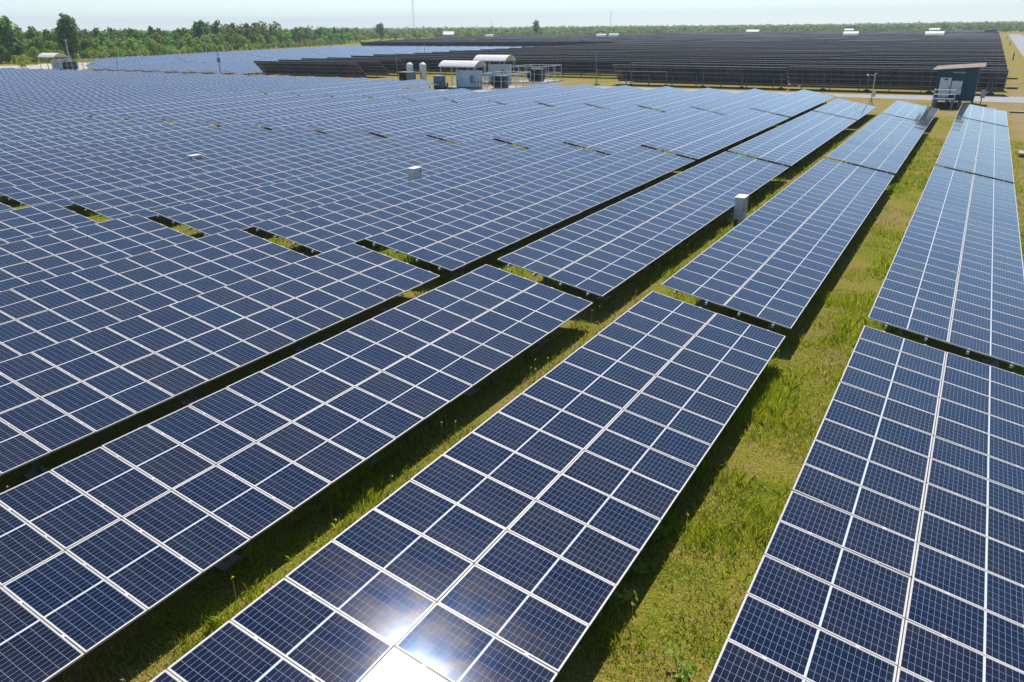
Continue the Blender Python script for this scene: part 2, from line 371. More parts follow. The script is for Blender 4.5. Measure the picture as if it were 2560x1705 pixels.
MOD = module_mesh()
SLOPE = Matrix.Rotation(TILT, 4, 'Y')
_rails = {}
def rail_mesh(n):
    if n not in _rails:
        b = MB(); h = n * PW / 2
        b.box(-0.03, 0.03, -h - 0.10, h + 0.10, -0.075, -0.004, 0)
        b.box(-0.034, 0.034, -h - 0.112, -h - 0.10, -0.08, 0.0, 1); b.box(-0.034, 0.034, h + 0.10, h + 0.112, -0.08, 0.0, 1)
        for i in range(n + 1):
            y = -h + i * PW - 0.011; b.box(-0.03, 0.03, y - 0.022, y + 0.022, 0.041, 0.046, 1)
            b.box(-0.012, 0.012, y - 0.006, y + 0.006, -0.004, 0.041, 1)
        _rails[n] = b.mesh('mounting_rail', [M['steel'], M['alu']])
    return _rails[n]
def post_mesh(xl):
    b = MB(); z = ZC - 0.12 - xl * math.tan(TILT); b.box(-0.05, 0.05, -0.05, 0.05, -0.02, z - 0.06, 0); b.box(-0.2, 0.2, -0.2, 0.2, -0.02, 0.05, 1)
    return b.mesh('post', [M['darksteel'], M['concrete']])
def rafter_mesh():
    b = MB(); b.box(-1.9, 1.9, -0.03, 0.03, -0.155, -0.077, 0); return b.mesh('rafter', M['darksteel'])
POST_A, POST_B, RAFTER = post_mesh(-1.2), post_mesh(1.2), rafter_mesh()
RAIL_X = [-1.545, -0.515, 0.515, 1.545]

def near_table(k, y0, n):
    xc = X0 - k * P - DXT / 2
    t = empty('solar_table', (xc, y0 + n * PW / 2, -0.06 if k > 3 else 0))
    for i in range(n):
        yl = -n * PW / 2 + (i + 0.5) * PW - 0.011
        for s in (-1, 1):
            p = SLOPE @ Vector((s * WS / 4 * 0.9995, 0, 0))
            o = link('solar_module', MOD, t, (p.x, yl, ZC + p.z - 0.04),
                     (rnd.gauss(0, 0.0042), TILT + rnd.gauss(0, 0.0042), 0))
    for x in RAIL_X:
        p = SLOPE @ Vector((x, 0, -0.0)); link('mounting_rail', rail_mesh(n), t, (p.x, 0, ZC + p.z - 0.045), (0, TILT, 0))
    m = max(3, round(n / 4))
    for i in range(m):
        yl = (-0.5 + (i + 0.5) / m) * n * PW
        link('rafter', RAFTER, t, (0, yl, ZC - 0.04), (0, TILT, 0))
        link('post', POST_A, t, (-1.2, yl, 0)); link('post', POST_B, t, (1.2, yl, 0))
    return t

_far = {}
def far_parts(n):
    if n not in _far:
        b = MB()
        for x in RAIL_X: b.box(x - 0.03, x + 0.03, -n * PW / 2 - 0.1, n * PW / 2 + 0.1, ZC - 0.12, ZC - 0.05, 0)
        b.v = [tuple(SLOPE @ (Vector(v) - Vector((0, 0, ZC))) + Vector((0, 0, ZC))) for v in b.v]
        f = MB(); m = max(3, round(n / 4))
        for i in range(m):
            yl = (-0.5 + (i + 0.5) / m) * n * PW
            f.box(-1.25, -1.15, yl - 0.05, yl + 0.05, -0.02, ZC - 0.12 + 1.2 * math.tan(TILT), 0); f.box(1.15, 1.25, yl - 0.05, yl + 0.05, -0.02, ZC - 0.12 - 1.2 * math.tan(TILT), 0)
        _far[n] = (sheet_mesh(n), b.mesh('mounting_rails', M['steel']), f.mesh('posts', M['darksteel']))
    return _far[n]

def far_table(k, y0, n):
    xc = X0 - k * P - DXT / 2
    t = empty('solar_table', (xc, y0 + n * PW / 2, -0.06 if k > 3 else 0))
    sh, ra, po = far_parts(n)
    link('panel_sheet', sh, t, (0, 0, ZC - 0.045), (rnd.gauss(0, 0.0012), TILT + rnd.gauss(0, 0.004), 0))
    link('rail_set', ra, t); link('post_set', po, t)
    return t

# dark tables seen from behind: long side along x, high edge towards the camera
TILT2 = math.radians(42); W2 = 4.05; ZL2 = 0.5; ZC2 = ZL2 + W2 / 2 * math.sin(TILT2)
_dark = {}
def dark_parts(n):
    if n not in _dark:
        R = Matrix.Rotation(math.radians(90), 4, 'Z') @ Matrix.Rotation(TILT2, 4, 'Y')     # slope runs to +y
        me = sheet_mesh(n, W2); me = me.copy(); me.transform(R)
        b = MB()
        for x in (-1.55, -0.5, 0.5, 1.55): b.box(x - 0.035, x + 0.035, -n * PW / 2, n * PW / 2, -0.085, -0.003, 0)
        b.v = [tuple(R @ Vector(v)) for v in b.v]
        f = MB(); m = max(3, round(n / 4.0)); singles = []
        for i in range(m):
            xl = (-0.5 + (i + 0.5) / m) * n * PW
            f0 = f; f = MB()
            f.box(xl - 0.06, xl + 0.06, -0.06, 0.06, -ZC2 - 0.02, -0.13, 0)
            a = R @ Vector((-1.7, -xl, -0.14)); c = R @ Vector((1.7, -xl, -0.14)); f.bar(a, c, 0.08, 0.1, 0)
            q = R @ Vector((1.2, -xl, -0.2)); f.bar((xl, -0.02, -ZC2 + 0.5), (q.x, q.y, q.z), 0.06, 0.06, 0)
            singles.append(f.mesh('post', M['darksteel'])); f = f0
        _dark[n] = (me, b.mesh('mounting_rails', M['steel']), singles)
    return _dark[n]
def dark_table(xr, yh, n):
    t = empty('solar_table', (xr - n * PW / 2, yh + W2 / 2 * math.cos(TILT2), 0))
    sh, ra, po = dark_parts(n)
    rj = (rnd.gauss(0, 0.018), rnd.gauss(0, 0.0018), 0); dz = rnd.gauss(0, 0.05)
    link('panel_sheet', sh, t, (0, 0, ZC2 + dz), rj); link('rail_set', ra, t, (0, 0, ZC2 + dz), rj)
    for pm in po: link('post', pm, t, (0, 0, ZC2))
    return t

ONES = 'first second third fourth fifth sixth seventh eighth ninth tenth eleventh twelfth thirteenth fourteenth fifteenth sixteenth seventeenth eighteenth nineteenth'.split()
TENS = {2: ('twentieth', 'twenty'), 3: ('thirtieth', 'thirty'), 4: ('fortieth', 'forty'), 5: ('fiftieth', 'fifty'), 6: ('sixtieth', 'sixty'), 7: ('seventieth', 'seventy'), 8: ('eightieth', 'eighty'), 9: ('ninetieth', 'ninety')}
def ordinal(i):
    if i < 20: return ONES[i - 1]
    t, o = divmod(i, 10)
    return TENS[t][0] if o == 0 else TENS[t][1] + '-' + ONES[o - 1]

def seen(xa, xb, ya, yb, za, zb, nx=2, ny=8):
    for i in range(nx + 1):
        for j in range(ny + 1):
            q = project((xa + (xb - xa) * i / nx, ya + (yb - ya) * j / ny, za + (zb - za) * i / nx))
            if q and -30 < q[0] < 2590 and 0 < q[1] < 1735: return True
    return False

cands = []     # (distance, kind, args, label)
ROWS = 34
for k in range(ROWS):
    sh = -0.33 * min(max(0, k - 3), 9)
    last = 14 if k < 3 else (14 if k in (10, 11, 12) else int((106.6 - 80.05 - sh) / PW))
    spans = [(-6.98, 28), (22.08, 28), (51.05, 28), (80.05, last)]
    for j, (ya, n) in enumerate(spans):
        ya = ya + sh; yb = ya + n * PW
        if k > 17: yb -= 0
        xh, xl = X0 - k * P - DXT, X0 - k * P
        if not seen(xh, xl, ya, yb, Z_HIGH, Z_LOW): continue
        d = math.hypot((xh + xl) / 2, max(0.0, (ya + yb) / 2))
        lab = 'blue solar table, %s from the far end of the %s row from the right' % (ordinal(4 - j), ordinal(k + 1))
        if k == 0: lab = 'blue solar table, %s from the far end of the rightmost row' % ordinal(4 - j)
        cands.append((d, 'front', (k, ya, n), lab))
# blue block beyond, on the left of the dark tables
for k in range(23, 49):
    xc = X0 - k * P - DXT / 2
    ys = 117.2 if xc > -191 else (120 + (-191 - xc) * 0.70 if xc > -244 else 160 + (-244 - xc) * 3.4)
    j = 0; y = ys
    while y < 322:
        n = min(28, int((326 - y) / PW))
        if n >= 8:
            lab = 'distant blue solar table, %s from the near end, %s row left of dark tables' % (ordinal(j + 1), ordinal(k - 22))
            if seen(xc - 2, xc + 2, y, y + n * PW, Z_HIGH, Z_LOW): cands.append((math.hypot(xc, y + n / 2), 'back', (k, y, n), lab))
        y += 29.1; j += 1
# dark tables seen from behind
BL = [(320, -280), (413, -324), (509, -361), (622, -377), (688, -351), (728, -328), (835, -307), (930, -281), (1100, -200)]
def left_limit(y):
    if y < 325: return -134.6
    return float(np.interp(y, [a for a, _ in BL], [b for _, b in BL]))
r = 0; y = 126.0
rows2 = []
while y < 935:
    xl = -57.5 if y < 142 else left_limit(y)
    rows2.append((y, 2.5, xl)); y += 8.35
for i, yy in enumerate((119.8, 127.4, 135.0)): rows2.append((yy, -105.0 - i * 0.6, -134.6))
rows2.sort()
main_i = 0; left_i = 0
for (yy, xr, xl) in rows2:
    if xr > 0: main_i += 1; nm = 'the %s row behind the fence' % ordinal(main_i)
    else: left_i += 1; nm = 'the %s short dark row left of the shelters' % ordinal(left_i)
    x = xr; j = 0
    while x - xl > 6:
        n = min(28, int((x - xl) / PW)); j += 1
        if seen(x - n * PW, x, yy, yy + 3, 3.1, 0.5, 8, 1):
            lab = ('dark-backed solar table, %s from the right in %s' % (ordinal(j), nm)) if xr > 0 else 'dark-backed solar table forming ' + nm
            cands.append((math.hypot(x - n * PW / 2, yy), 'dark', (x, yy, n), lab))
        x -= n * PW + 0.22
cands.sort(key=lambda c: c[0])
KEEP = 298
NEAR_D = 66.0
nmod = 0
mass = {'blue': [], 'dark': []}
for i, (d, kind, a, lab) in enumerate(cands):
    if i < KEEP:
        if kind == 'front' and d < NEAR_D: t = near_table(*a); nmod += 2 * a[2]
        elif kind in ('front', 'back'): t = far_table(*a)
        else: t = dark_table(*a)
        tag(t, lab, 'solar table', {'front': 'blue solar tables in the near field', 'back': 'distant blue solar tables on the left', 'dark': 'dark solar tables seen from behind'}[kind])
    else: mass['dark' if kind == 'dark' else 'blue'].append((kind, a))
print('TABLES', len(cands), 'modules', nmod, 'kinds', {k: sum(c[1] == k for c in cands[:KEEP]) for k in ('front', 'back', 'dark')})

def mass_object(name, items, label):
    """the farthest tables of the field, too many to count, as one object"""
    b = MB()
    for kind, a in items:
        if kind == 'dark':
            xr, yh, n = a; x0 = xr - n * PW; dy = W2 * math.cos(TILT2); zh = ZL2 + W2 * math.sin(TILT2) + rnd.gauss(0, 0.08); ze = zh + rnd.gauss(0, 0.06)
            A, B, C, D = (x0, yh, zh), (xr, yh, ze), (xr, yh + dy, ZL2), (x0, yh + dy, ZL2)
            up = Vector((0, math.sin(TILT2), math.cos(TILT2))) * 0.05
            b.face([A, B, C, D][::1], 1, [(0.001, 0.001), (n, 0.001), (n, 1.999), (0.001, 1.999)])
            T = [Vector(q) + up for q in (A, B, C, D)]
            b.face([T[0], T[3], T[2], T[1]], 0, [(0.001, 0.001), (0.001, 1.999), (n, 1.999), (n, 0.001)])
            b.face([A, T[0], T[1], B], 2); b.face([D, C, T[2], T[3]], 2); b.face([A, D, T[3], T[0]], 2); b.face([B, T[1], T[2], C], 2)
            for q in range(4):
                xx = x0 + (q + 0.5) / 4 * n * PW; b.box(xx - 0.08, xx + 0.08, yh + dy / 2 - 0.08, yh + dy / 2 + 0.08, -0.02, (zh + ZL2) / 2 - 0.1, 3)
            for s in (0.12, 0.37, 0.63, 0.88):
                yq = yh + dy * s; zq = zh + (ZL2 - zh) * s - 0.05; zr = ze + (ZL2 - ze) * s - 0.05; b.bar((x0, yq, zq), (xr, yq, zr), 0.06, 0.06, 3)
        else:
            k, y0, n = a; xl = X0 - k * P; xh = xl - DXT; y1 = y0 + n * PW; e = 0.045
            b.face([(xh, y0, Z_HIGH), (xl, y0, Z_LOW), (xl, y1, Z_LOW), (xh, y1, Z_HIGH)], 0, [(0.0001, 0.0001), (0.0001, 1.9999), (n, 1.9999), (n, 0.0001)])
            b.face([(xh, y0, Z_HIGH - e), (xh, y1, Z_HIGH - e), (xl, y1, Z_LOW - e), (xl, y0, Z_LOW - e)], 1, [(0.001, 0.001), (n, 0.001), (n, 1.999), (0.001, 1.999)])
            b.face([(xh, y0, Z_HIGH - e), (xl, y0, Z_LOW - e), (xl, y0, Z_LOW), (xh, y0, Z_HIGH)], 2); b.face([(xl, y0, Z_LOW - e), (xl, y1, Z_LOW - e), (xl, y1, Z_LOW), (xl, y0, Z_LOW)], 2)
            b.face([(xh, y1, Z_HIGH - e), (xh, y0, Z_HIGH - e), (xh, y0, Z_HIGH), (xh, y1, Z_HIGH)], 2)
            for q in range(5):
                yy = y0 + (q + 0.5) / 5 * n * PW; b.box((xl + xh) / 2 - 0.06, (xl + xh) / 2 + 0.06, yy - 0.06, yy + 0.06, -0.02, ZC - 0.1, 3)
    o = b.build(name, [M['glass'], M['underside'], M['alu'], M['darksteel'], M['galvpipe']])
    return tag(o, label, 'solar tables', kind='stuff')
if mass['dark']: mass_object('far_solar_tables', mass['dark'], 'dark mass of the farthest solar tables seen from behind, below the wood')
if mass['blue']: mass_object('far_blue_solar_tables', mass['blue'], 'pale blue mass of the farthest sunlit solar tables on the left')

# ------------------------------------------------------------------ trees and plants
def leaf_cloud(lobes, per_m2, size, rng, squash=0.55):
    """loose leaf clumps on and inside overlapping lobes; returns (n,4,3)"""
    out = []
    for (c, r) in lobes:
        c = np.array(c); r = np.array(r)
        n = max(8, int(per_m2 * 4 * math.pi * (r[0] * r[1] + r[0] * r[2] + r[1] * r[2]) / 3))
        d = rng.normal(size=(n, 3)); d /= np.linalg.norm(d, axis=1)[:, None]
        rad = rng.uniform(0.62, 1.06, n) ** 0.6
        p = c + d * r * rad[:, None]
        nrm = d + rng.normal(size=(n, 3)) * squash; nrm /= np.linalg.norm(nrm, axis=1)[:, None]
        t = np.cross(nrm, rng.normal(size=(n, 3))); t /= np.linalg.norm(t, axis=1)[:, None]; bt = np.cross(nrm, t)
        s = size * rng.uniform(0.5, 1.25, n)[:, None]; s2 = s * rng.uniform(0.45, 0.9, n)[:, None]
        out.append(np.stack([p - t * s, p - bt * s2, p + t * s * 0.9, p + bt * s2], axis=1))
    return np.concatenate(out)

def lobe_set(rng, w, h, base, n, shape):
    lobes = []
    for i in range(n):
        f = (i + 0.5) / n; z = base + (h - base) * (0.12 + 0.80 * f)
        ww = w * (math.sin(math.pi * (0.12 + 0.80 * f)) ** shape)
        a = rng.uniform(0, 2 * math.pi); q = ww * rng.uniform(0.15, 0.62)
        rr = max(0.22 * w, ww * rng.uniform(0.36, 0.56))
        lobes.append(((q * math.cos(a), q * math.sin(a), z), (rr, rr, rr * rng.uniform(0.6, 0.85))))
    return lobes

PROTO = {}
def proto_tree(key, leaf, w, h, base, n, shape, dens, size, seed, trunk=0.16):
    rng = np.random.default_rng(seed); lobes = lobe_set(rng, w, h, base, n, shape)
    cr = soup('crown', leaf_cloud(lobes, dens, size, rng), M[leaf])
    b = MB(); b.tube((0, 0, -0.1), (0.1, 0.05, base + (h - base) * 0.35), trunk, trunk * 0.6, 7); b.tube((0.1, 0.05, base + (h - base) * 0.35), (0.05, 0.1, h * 0.82), trunk * 0.6, trunk * 0.2, 6)
    for (c, r) in lobes[:6]:
        z0 = max(0.5, c[2] - 1.2 - 0.15 * h); b.tube((0.05, 0.05, z0), c, trunk * 0.4, trunk * 0.12, 5, cap=False)
    tk = b.mesh('trunk', M['bark']); PROTO[key] = (cr, tk, h)
for s in range(3):
    proto_tree(('dark', s), 'leaf_dark', 3.0, 10.0, 1.2, 15, 0.8, 3.4, 0.42, 20 + s)
    proto_tree(('mid', s), 'leaf_mid', 2.9, 8.0, 0.8, 13, 0.8, 3.6, 0.38, 30 + s)
    proto_tree(('olive', s), 'leaf_olive', 2.7, 11.0, 2.2, 15, 0.7, 3.0, 0.42, 40 + s)
    proto_tree(('shrub', s), 'leaf_mid', 2.0, 4.0, 0.2, 9, 0.7, 4.2, 0.30, 50 + s, 0.09)
    proto_tree(('lime', s), 'leaf_lime', 2.2, 3.6, 0.2, 9, 0.6, 4.2, 0.30, 60 + s, 0.09)
proto_tree(('tall', 0), 'leaf_dark', 4.6, 16.0, 2.0, 26, 0.75, 4.0, 0.46, 71, 0.3)
proto_tree(('poplar', 0), 'leaf_dark', 3.2, 13.0, 1.0, 18, 0.45, 3.4, 0.5, 72, 0.25)

def plant(key, x, y, h, name, label, cat, group=None):
    cr, tk, h0 = PROTO[key]; t = empty(name, (x, y, 0), rnd.uniform(0, 6.28)); s = h / h0
    w = s * rnd.uniform(1.05, 1.4); t.scale = (w, w, s)
    link('crown', cr, t); link('trunk', tk, t); tag(t, label, cat, group); return t

def base_dist(u): return float(np.interp(u, [-60, 0, 120, 200, 300, 420, 520, 620, 760, 830, 900, 1000, 1120, 1250], [296, 298, 312, 320, 334, 356, 388, 424, 496, 540, 610, 690, 800, 900]))
LABEL = {'dark': ('dark green leafy tree in the wood beyond the blue field', 'dark green trees of the wood'),
         'mid': ('mid green bushy tree in the wood beyond the blue field', 'mid green trees of the wood'),
         'olive': ('tall olive-brown tree in the wood beyond the blue field', 'olive-brown trees of the wood'),
         'shrub': ('green rounded shrub along the front edge of the wood', 'green shrubs at the wood edge'),
         'lime': ('yellow-green bush along the front edge of the wood', 'yellow-green bushes at the wood edge')}
def wood(key, u, d, h):
    q = az_dir(u) * d; lab, g = LABEL[key]
    plant((key, rnd.randrange(3)), q.x, q.y, h, 'shrub' if key in ('shrub', 'lime') else 'tree', lab, 'bush' if key in ('shrub', 'lime') else 'tree', g)
u = -50.0
while u < 860:                                     # shrubs in front
    d = base_dist(u) + rnd.uniform(-5, 14)
    wood(rnd.choice(['shrub', 'shrub', 'lime', 'shrub', 'lime', 'mid']), u, d, rnd.uniform(2.2, 4.6) if u < 900 else 4)
    u += rnd.uniform(6, 15) * 330 / d
u = -60.0
while u < 900:                                     # first line of trees
    d = base_dist(u) + rnd.uniform(10, 26)
    wood(rnd.choice(['mid', 'mid', 'dark', 'mid', 'olive']), u, d, rnd.uniform(6.5, 9.6)); u += rnd.uniform(18, 32) * 330 / d
u = -60.0
while u < 900:                                     # tall trees behind
    d = base_dist(u) + rnd.uniform(30, 60)
    tall = 480 < u < 700
    key = rnd.choice(['olive', 'olive', 'dark']) if tall else rnd.choice(['dark', 'mid', 'dark', 'olive'])
    wood(key, u, d, rnd.uniform(12.6, 15.2) if tall else rnd.uniform(9.6, 12.4)); u += rnd.uniform(14, 25) * 330 / d
def special(key, u, d, h, label, name='tree', cat='tree'):
    q = az_dir(u) * d; return plant(key, q.x, q.y, h, name, label, cat)
special(('tall', 0), 166, 318, 15.8, 'tallest dark tree with ragged crown, standing above the wood on the left')
special(('dark', 1), 14, 312, 15.0, 'tall green tree at the left edge of the photo')
special(('mid', 0), 70, 290, 5.6, 'light green upright tree behind the sand, left of the arched shelter')
special(('lime', 1), 42, 268, 3.4, 'yellowish bush on the sand, left of the arched shelter')
special(('lime', 0), 240, 292, 3.4, 'bright yellow bush on the sand, right of the arched shelter')
special(('dark', 2), 950, 690, 15.0, 'dense dark tree standing over the distant wood near the mast')
special(('poplar', 0), 1341, 860, 17.5, 'lone dark upright tree above the distant wood, middle of the photo')
special(('dark', 0), 1098, 800, 11.0, 'dark pointed tree left of the pale-roofed house')

# the far wood as one mass
def far_wood():
    rng = np.random.default_rng(5); bits = []
    def crown(x, y, h, w, nl):
        n = int(26 * nl); d = rng.normal(size=(n, 3)); d[:, 2] = np.abs(d[:, 2]) * 0.9 - 0.25; d /= np.linalg.norm(d, axis=1)[:, None]
        rad = rng.uniform(0.7, 1.08, n)[:, None]
        p = np.array([x, y, h * 0.55]) + d * np.array([w, w, h * 0.47]) * rad
        nrm = d + rng.normal(size=(n, 3)) * 0.5; nrm /= np.linalg.norm(nrm, axis=1)[:, None]
        t = np.cross(nrm, rng.normal(size=(n, 3))); t /= np.linalg.norm(t, axis=1)[:, None]; bt = np.cross(nrm, t)
        s = w * 0.36 * rng.uniform(0.6, 1.3, n)[:, None]
        return np.stack([p - t * s, p - bt * s * .7, p + t * s, p + bt * s * .7], axis=1)
    kinds = {'leaf_dark': [], 'leaf_mid': [], 'leaf_lime': []}
    U = -80.0
    # distance of the near edge of the far wood by photo column
    def edge(u): return float(np.interp(u, [-80, 800, 900, 1000, 1100, 1250, 1400, 1500, 1650, 1800, 1950, 2250, 2500, 2620], [430, 560, 640, 720, 760, 800, 830, 850, 910, 985, 960, 1000, 950, 950]))
    for layer in range(26):
        u = -80 + rng.uniform(0, 20)
        while u < 2640:
            e = edge(u); d = e * (1 + 0.018 * layer + 0.0035 * layer * layer) + rng.uniform(-4, 10)
            q = az_dir(u) * d
            hmax = 9.5 if layer < 12 else 11.8 + 0.25 * (layer - 12)
            if u > 2250: hmax += 1.5 * min(1, (u - 2250) / 200)
            if u < 800: hmax = 7.5 if layer < 8 else 10.5
            h = rng.uniform(3.5, 6.5) if layer < 3 else rng.uniform(5.5, hmax)
            if layer >= 18 and rng.uniform() < 0.12: h += rng.uniform(1, 4.5)
            w = rng.uniform(2.6, 4.6) * (1 + 0.02 * layer)
            k = rng.choice(['leaf_mid', 'leaf_lime', 'leaf_mid', 'leaf_dark']) if layer < 5 else rng.choice(['leaf_dark', 'leaf_mid', 'leaf_mid', 'leaf_mid', 'leaf_lime'])
            kinds[k].append(crown(q.x, q.y, h, w, 1.0))
            u += rng.uniform(0.8, 1.5) * 2 * w * 1912 / d
    mats = list(kinds)
    allq = np.concatenate([np.concatenate(kinds[k]) for k in mats]); me = soup('far_wood', allq, M[mats[0]])
    for k in mats[1:]: me.materials.append(M[k])
    idx = np.concatenate([np.full(sum(len(c) for c in kinds[k]), i, dtype=np.int32) for i, k in enumerate(mats)])
    me.polygons.foreach_set('material_index', idx); me.update()
    o = link('far_wood', me); tag(o, 'continuous green wood along the horizon behind the solar field', 'wood', kind='stuff')
    print('FAR WOOD quads', len(allq))
far_wood()

# grass in the lanes
def vnoise(x, y, s, seed):
    rg = np.random.default_rng(seed); G = rg.uniform(size=(64, 64)); X = x / s; Y = y / s
    i = np.floor(X).astype(int); j = np.floor(Y).astype(int); fx = X - i; fy = Y - j; fx = fx * fx * (3 - 2 * fx); fy = fy * fy * (3 - 2 * fy)
    g = lambda a, b: G[a % 64, b % 64]
    return (g(i, j) * (1 - fx) + g(i + 1, j) * fx) * (1 - fy) + (g(i, j + 1) * (1 - fx) + g(i + 1, j + 1) * fx) * fy

def blades(n_per, name, mat, label, hmin, hmax, width, thresh, seed, kset, lean=0.5, tuft=False, dmax=75):
    rng = np.random.default_rng(seed); out = []
    for k in kset:
        xa = X0 - (k + 1) * P - 0.7; xb = X0 - k * P - DXT + 1.5
        if k == -1: xa, xb = X0 - 0.3, X0 + 7
        for y0 in range(4, dmax, 3):
            d = math.hypot((xa + xb) / 2, y0 + 1.5)
            if not seen(xa, xb, y0, y0 + 3, 0.1, 0.1, 2, 2): continue
            dens = n_per * min(1.0, (16.0 / max(d, 8)) ** 1.35); n = int(dens * (xb - xa) * 3)
            if n < 1: continue
            x = rng.uniform(xa, xb, n); y = rng.uniform(y0, y0 + 3, n)
            cov = 0.6 * vnoise(x, y, 1.1, 3 + seed) + 0.4 * vnoise(x, y, 3.7, 8 + seed)
            keep = cov + rng.uniform(-0.12, 0.12, n) > thresh; x = x[keep]; y = y[keep]; cov = cov[keep]
            n = len(x)
            if n == 0: continue
            if tuft:
                m = 9; x = np.repeat(x, m) + rng.normal(0, 0.05, n * m); y = np.repeat(y, m) + rng.normal(0, 0.05, n * m); cov = np.repeat(cov, m); n = len(x)
            sc = max(1.0, (d / 20) ** 0.6)
            h = rng.uniform(hmin, hmax, n) * (0.55 + 0.9 * np.clip((cov - thresh) * 3, 0, 1)); w = width * sc * rng.uniform(0.6, 1.3, n)
            a = rng.uniform(0, 2 * math.pi, n); la = rng.uniform(0.1, lean, n) * h
            b = rng.uniform(0, 2 * math.pi, n)
            P0 = np.stack([x, y, np.full(n, -0.02)], 1); wd = np.stack([np.cos(a), np.sin(a), np.zeros(n)], 1) * w[:, None]
            ld = np.stack([np.cos(b), np.sin(b), np.zeros(n)], 1) * la[:, None]; up = np.stack([np.zeros(n), np.zeros(n), h], 1)
            mid = P0 + ld * 0.35 + up * 0.6; tip = P0 + ld + up * 0.97
            out.append(np.stack([P0 - wd, P0 + wd, mid + wd * 0.7, tip, mid - wd * 0.7], axis=1))
    q = np.concatenate(out); print(name, len(q))
    o = link(name, soup(name, q, M[mat])); tag(o, label, 'grass', kind='stuff')
LANES = [-1, 0, 1, 2, 3, 4, 5, 6]
blades(620, 'grass', 'grass', 'short patchy green and straw-coloured grass between the solar tables', 0.03, 0.13, 0.0075, 0.26, 1, LANES, 0.9)
blades(55, 'tall_grass', 'lushgrass', 'taller bright green tufts of grass in the lanes between tables', 0.10, 0.42, 0.007, 0.55, 2, LANES, 0.8, tuft=True)
def flowers():
    rng = np.random.default_rng(77); b = []; st = []
    for k in (0, 1, 2):
        xa = X0 - (k + 1) * P - 0.2
        for y0 in range(6, 52):
            for _ in range(3 if k else 1):
                if rng.uniform() > 0.75: continue
                x = xa + abs(rng.normal(0, 0.9)); y = y0 + rng.uniform(); h = rng.uniform(0.25, 0.6)
                for t in range(6):
                    a = rng.uniform(0, 6.28); r = 0.022; e = rng.uniform(-.6, .6)
                    c = np.array([x, y, h]); v1 = np.array([math.cos(a), math.sin(a), e]) * r; v2 = np.array([-math.sin(a), math.cos(a), .4]) * r * .8
                    b.append(np.stack([c, c + v1 + v2, c + v1 * 1.5, c + v1 - v2]))
                st.append(np.stack([np.array([x - .004, y, 0]), np.array([x + .004, y, 0]), np.array([x + .003, y, h]), np.array([x - .003, y, h])]))
    me = soup('wildflowers', np.concatenate([np.array(b), np.array(st)]), M['flower']); me.materials.append(M['grass'])
    idx = np.concatenate([np.zeros(len(b), dtype=np.int32), np.ones(len(st), dtype=np.int32)]); me.polygons.foreach_set('material_index', idx); me.update()
    tag(link('wildflowers', me), 'tiny yellow wildflowers scattered in the shadowed lanes', 'flowers', kind='stuff')
flowers()

def weed(x, y, h, seed, label):
    rng = np.random.default_rng(seed)
    t = empty('leafy_weed', (x, y, 0)); lob = [((rng.normal(0, .22 * h), rng.normal(0, .22 * h), h * rng.uniform(.3, .8)), (.28 * h, .28 * h, .22 * h)) for _ in range(6)]
    link('foliage', soup('foliage', leaf_cloud(lob, 42, 0.055, rng, 0.9), M['leaf_mid']), t)
    b = MB()
    for c, r in lob: b.tube((0, 0, -.02), c, 0.012, 0.005, 5, cap=False)
    link('stem', b.mesh('stem', M['leaf_lime']), t); tag(t, label, 'weed', 'leafy weeds between the tables')
WEED = [(1835, 392, 1.0, 'leafy weed at the low edge of the third row, above the grey cabinet box'), (1430, 1560, .55, 'leafy weed at the shadow edge near the bottom of the middle lane'), (1560, 1490, .6, 'leafy weed in the middle lane right of the glinting table'),
        (1590, 1420, .5, 'small leafy weed on the shadow line of the middle lane'), (1640, 1330, .45, 'low leafy weed at the shadow edge, uppermost of those in the middle lane'), (1700, 1680, .6, 'leafy weed at the bottom edge of the middle lane')]
for i, (u, v, h, lab) in enumerate(WEED):
    h *= 0.7; q = at_z(u, v, h * 0.4); weed(q.x, q.y, h, 200 + i, lab)

# ------------------------------------------------------------------ equipment
def combiner_box(x, y, zt, w, dpt, label):
    t = empty('combiner_box', (x, y, 0))
    b = MB(); b.box(-w / 2, w / 2, -dpt / 2, dpt / 2, 0.08, zt - 0.035, 0); b.build('body', M['cabwhite'], t, bevel=0.012)
    c = MB(); c.box(-w / 2 - 0.03, w / 2 + 0.03, -dpt / 2 - 0.03, dpt / 2 + 0.03, zt - 0.034, zt, 0); c.build('lid', M['roofwhite'], t, bevel=0.01)
    d = MB(); d.box(w / 2 + 0.001, w / 2 + 0.016, -dpt / 2 + 0.04, dpt / 2 - 0.04, 0.16, zt - 0.10, 0); o = d.build('door', M['cabwhite'], t, bevel=0.004)
    e = MB(); e.box(w / 2 + 0.017, w / 2 + 0.03, dpt / 2 - 0.22, dpt / 2 - 0.10, zt - 0.24, zt - 0.17, 0); e.build('vent', M['dark'], o)
    hd = MB(); hd.box(w / 2 + 0.017, w / 2 + 0.04, -dpt / 2 + 0.08, -dpt / 2 + 0.11, zt * 0.45, zt * 0.6, 0); hd.build('handle', M['dark'], o)
    s = MB(); s.box(-w / 2 - 0.28, w / 2 + 0.2, -dpt / 2 - 0.05, dpt / 2 + 0.15, -0.02, 0.08, 0); s.build('plinth', M['concrete'], t, bevel=0.01)
    tag(t, label, 'electrical box', 'grey electrical boxes between the rows')
combiner_box(-9.25, 38.0, 1.28, 0.44, 0.85, 'tall grey-white electrical box on a concrete plinth in the lane left of the glinting row')
combiner_box(-26.6, 34.5, 1.86, 0.45, 0.72, 'grey-white electrical box whose top half shows above the blue tables, left of middle')
combiner_box(-43.6, 33.3, 1.555, 0.45, 0.75, 'electrical box whose white lid alone shows above the tables on the left')

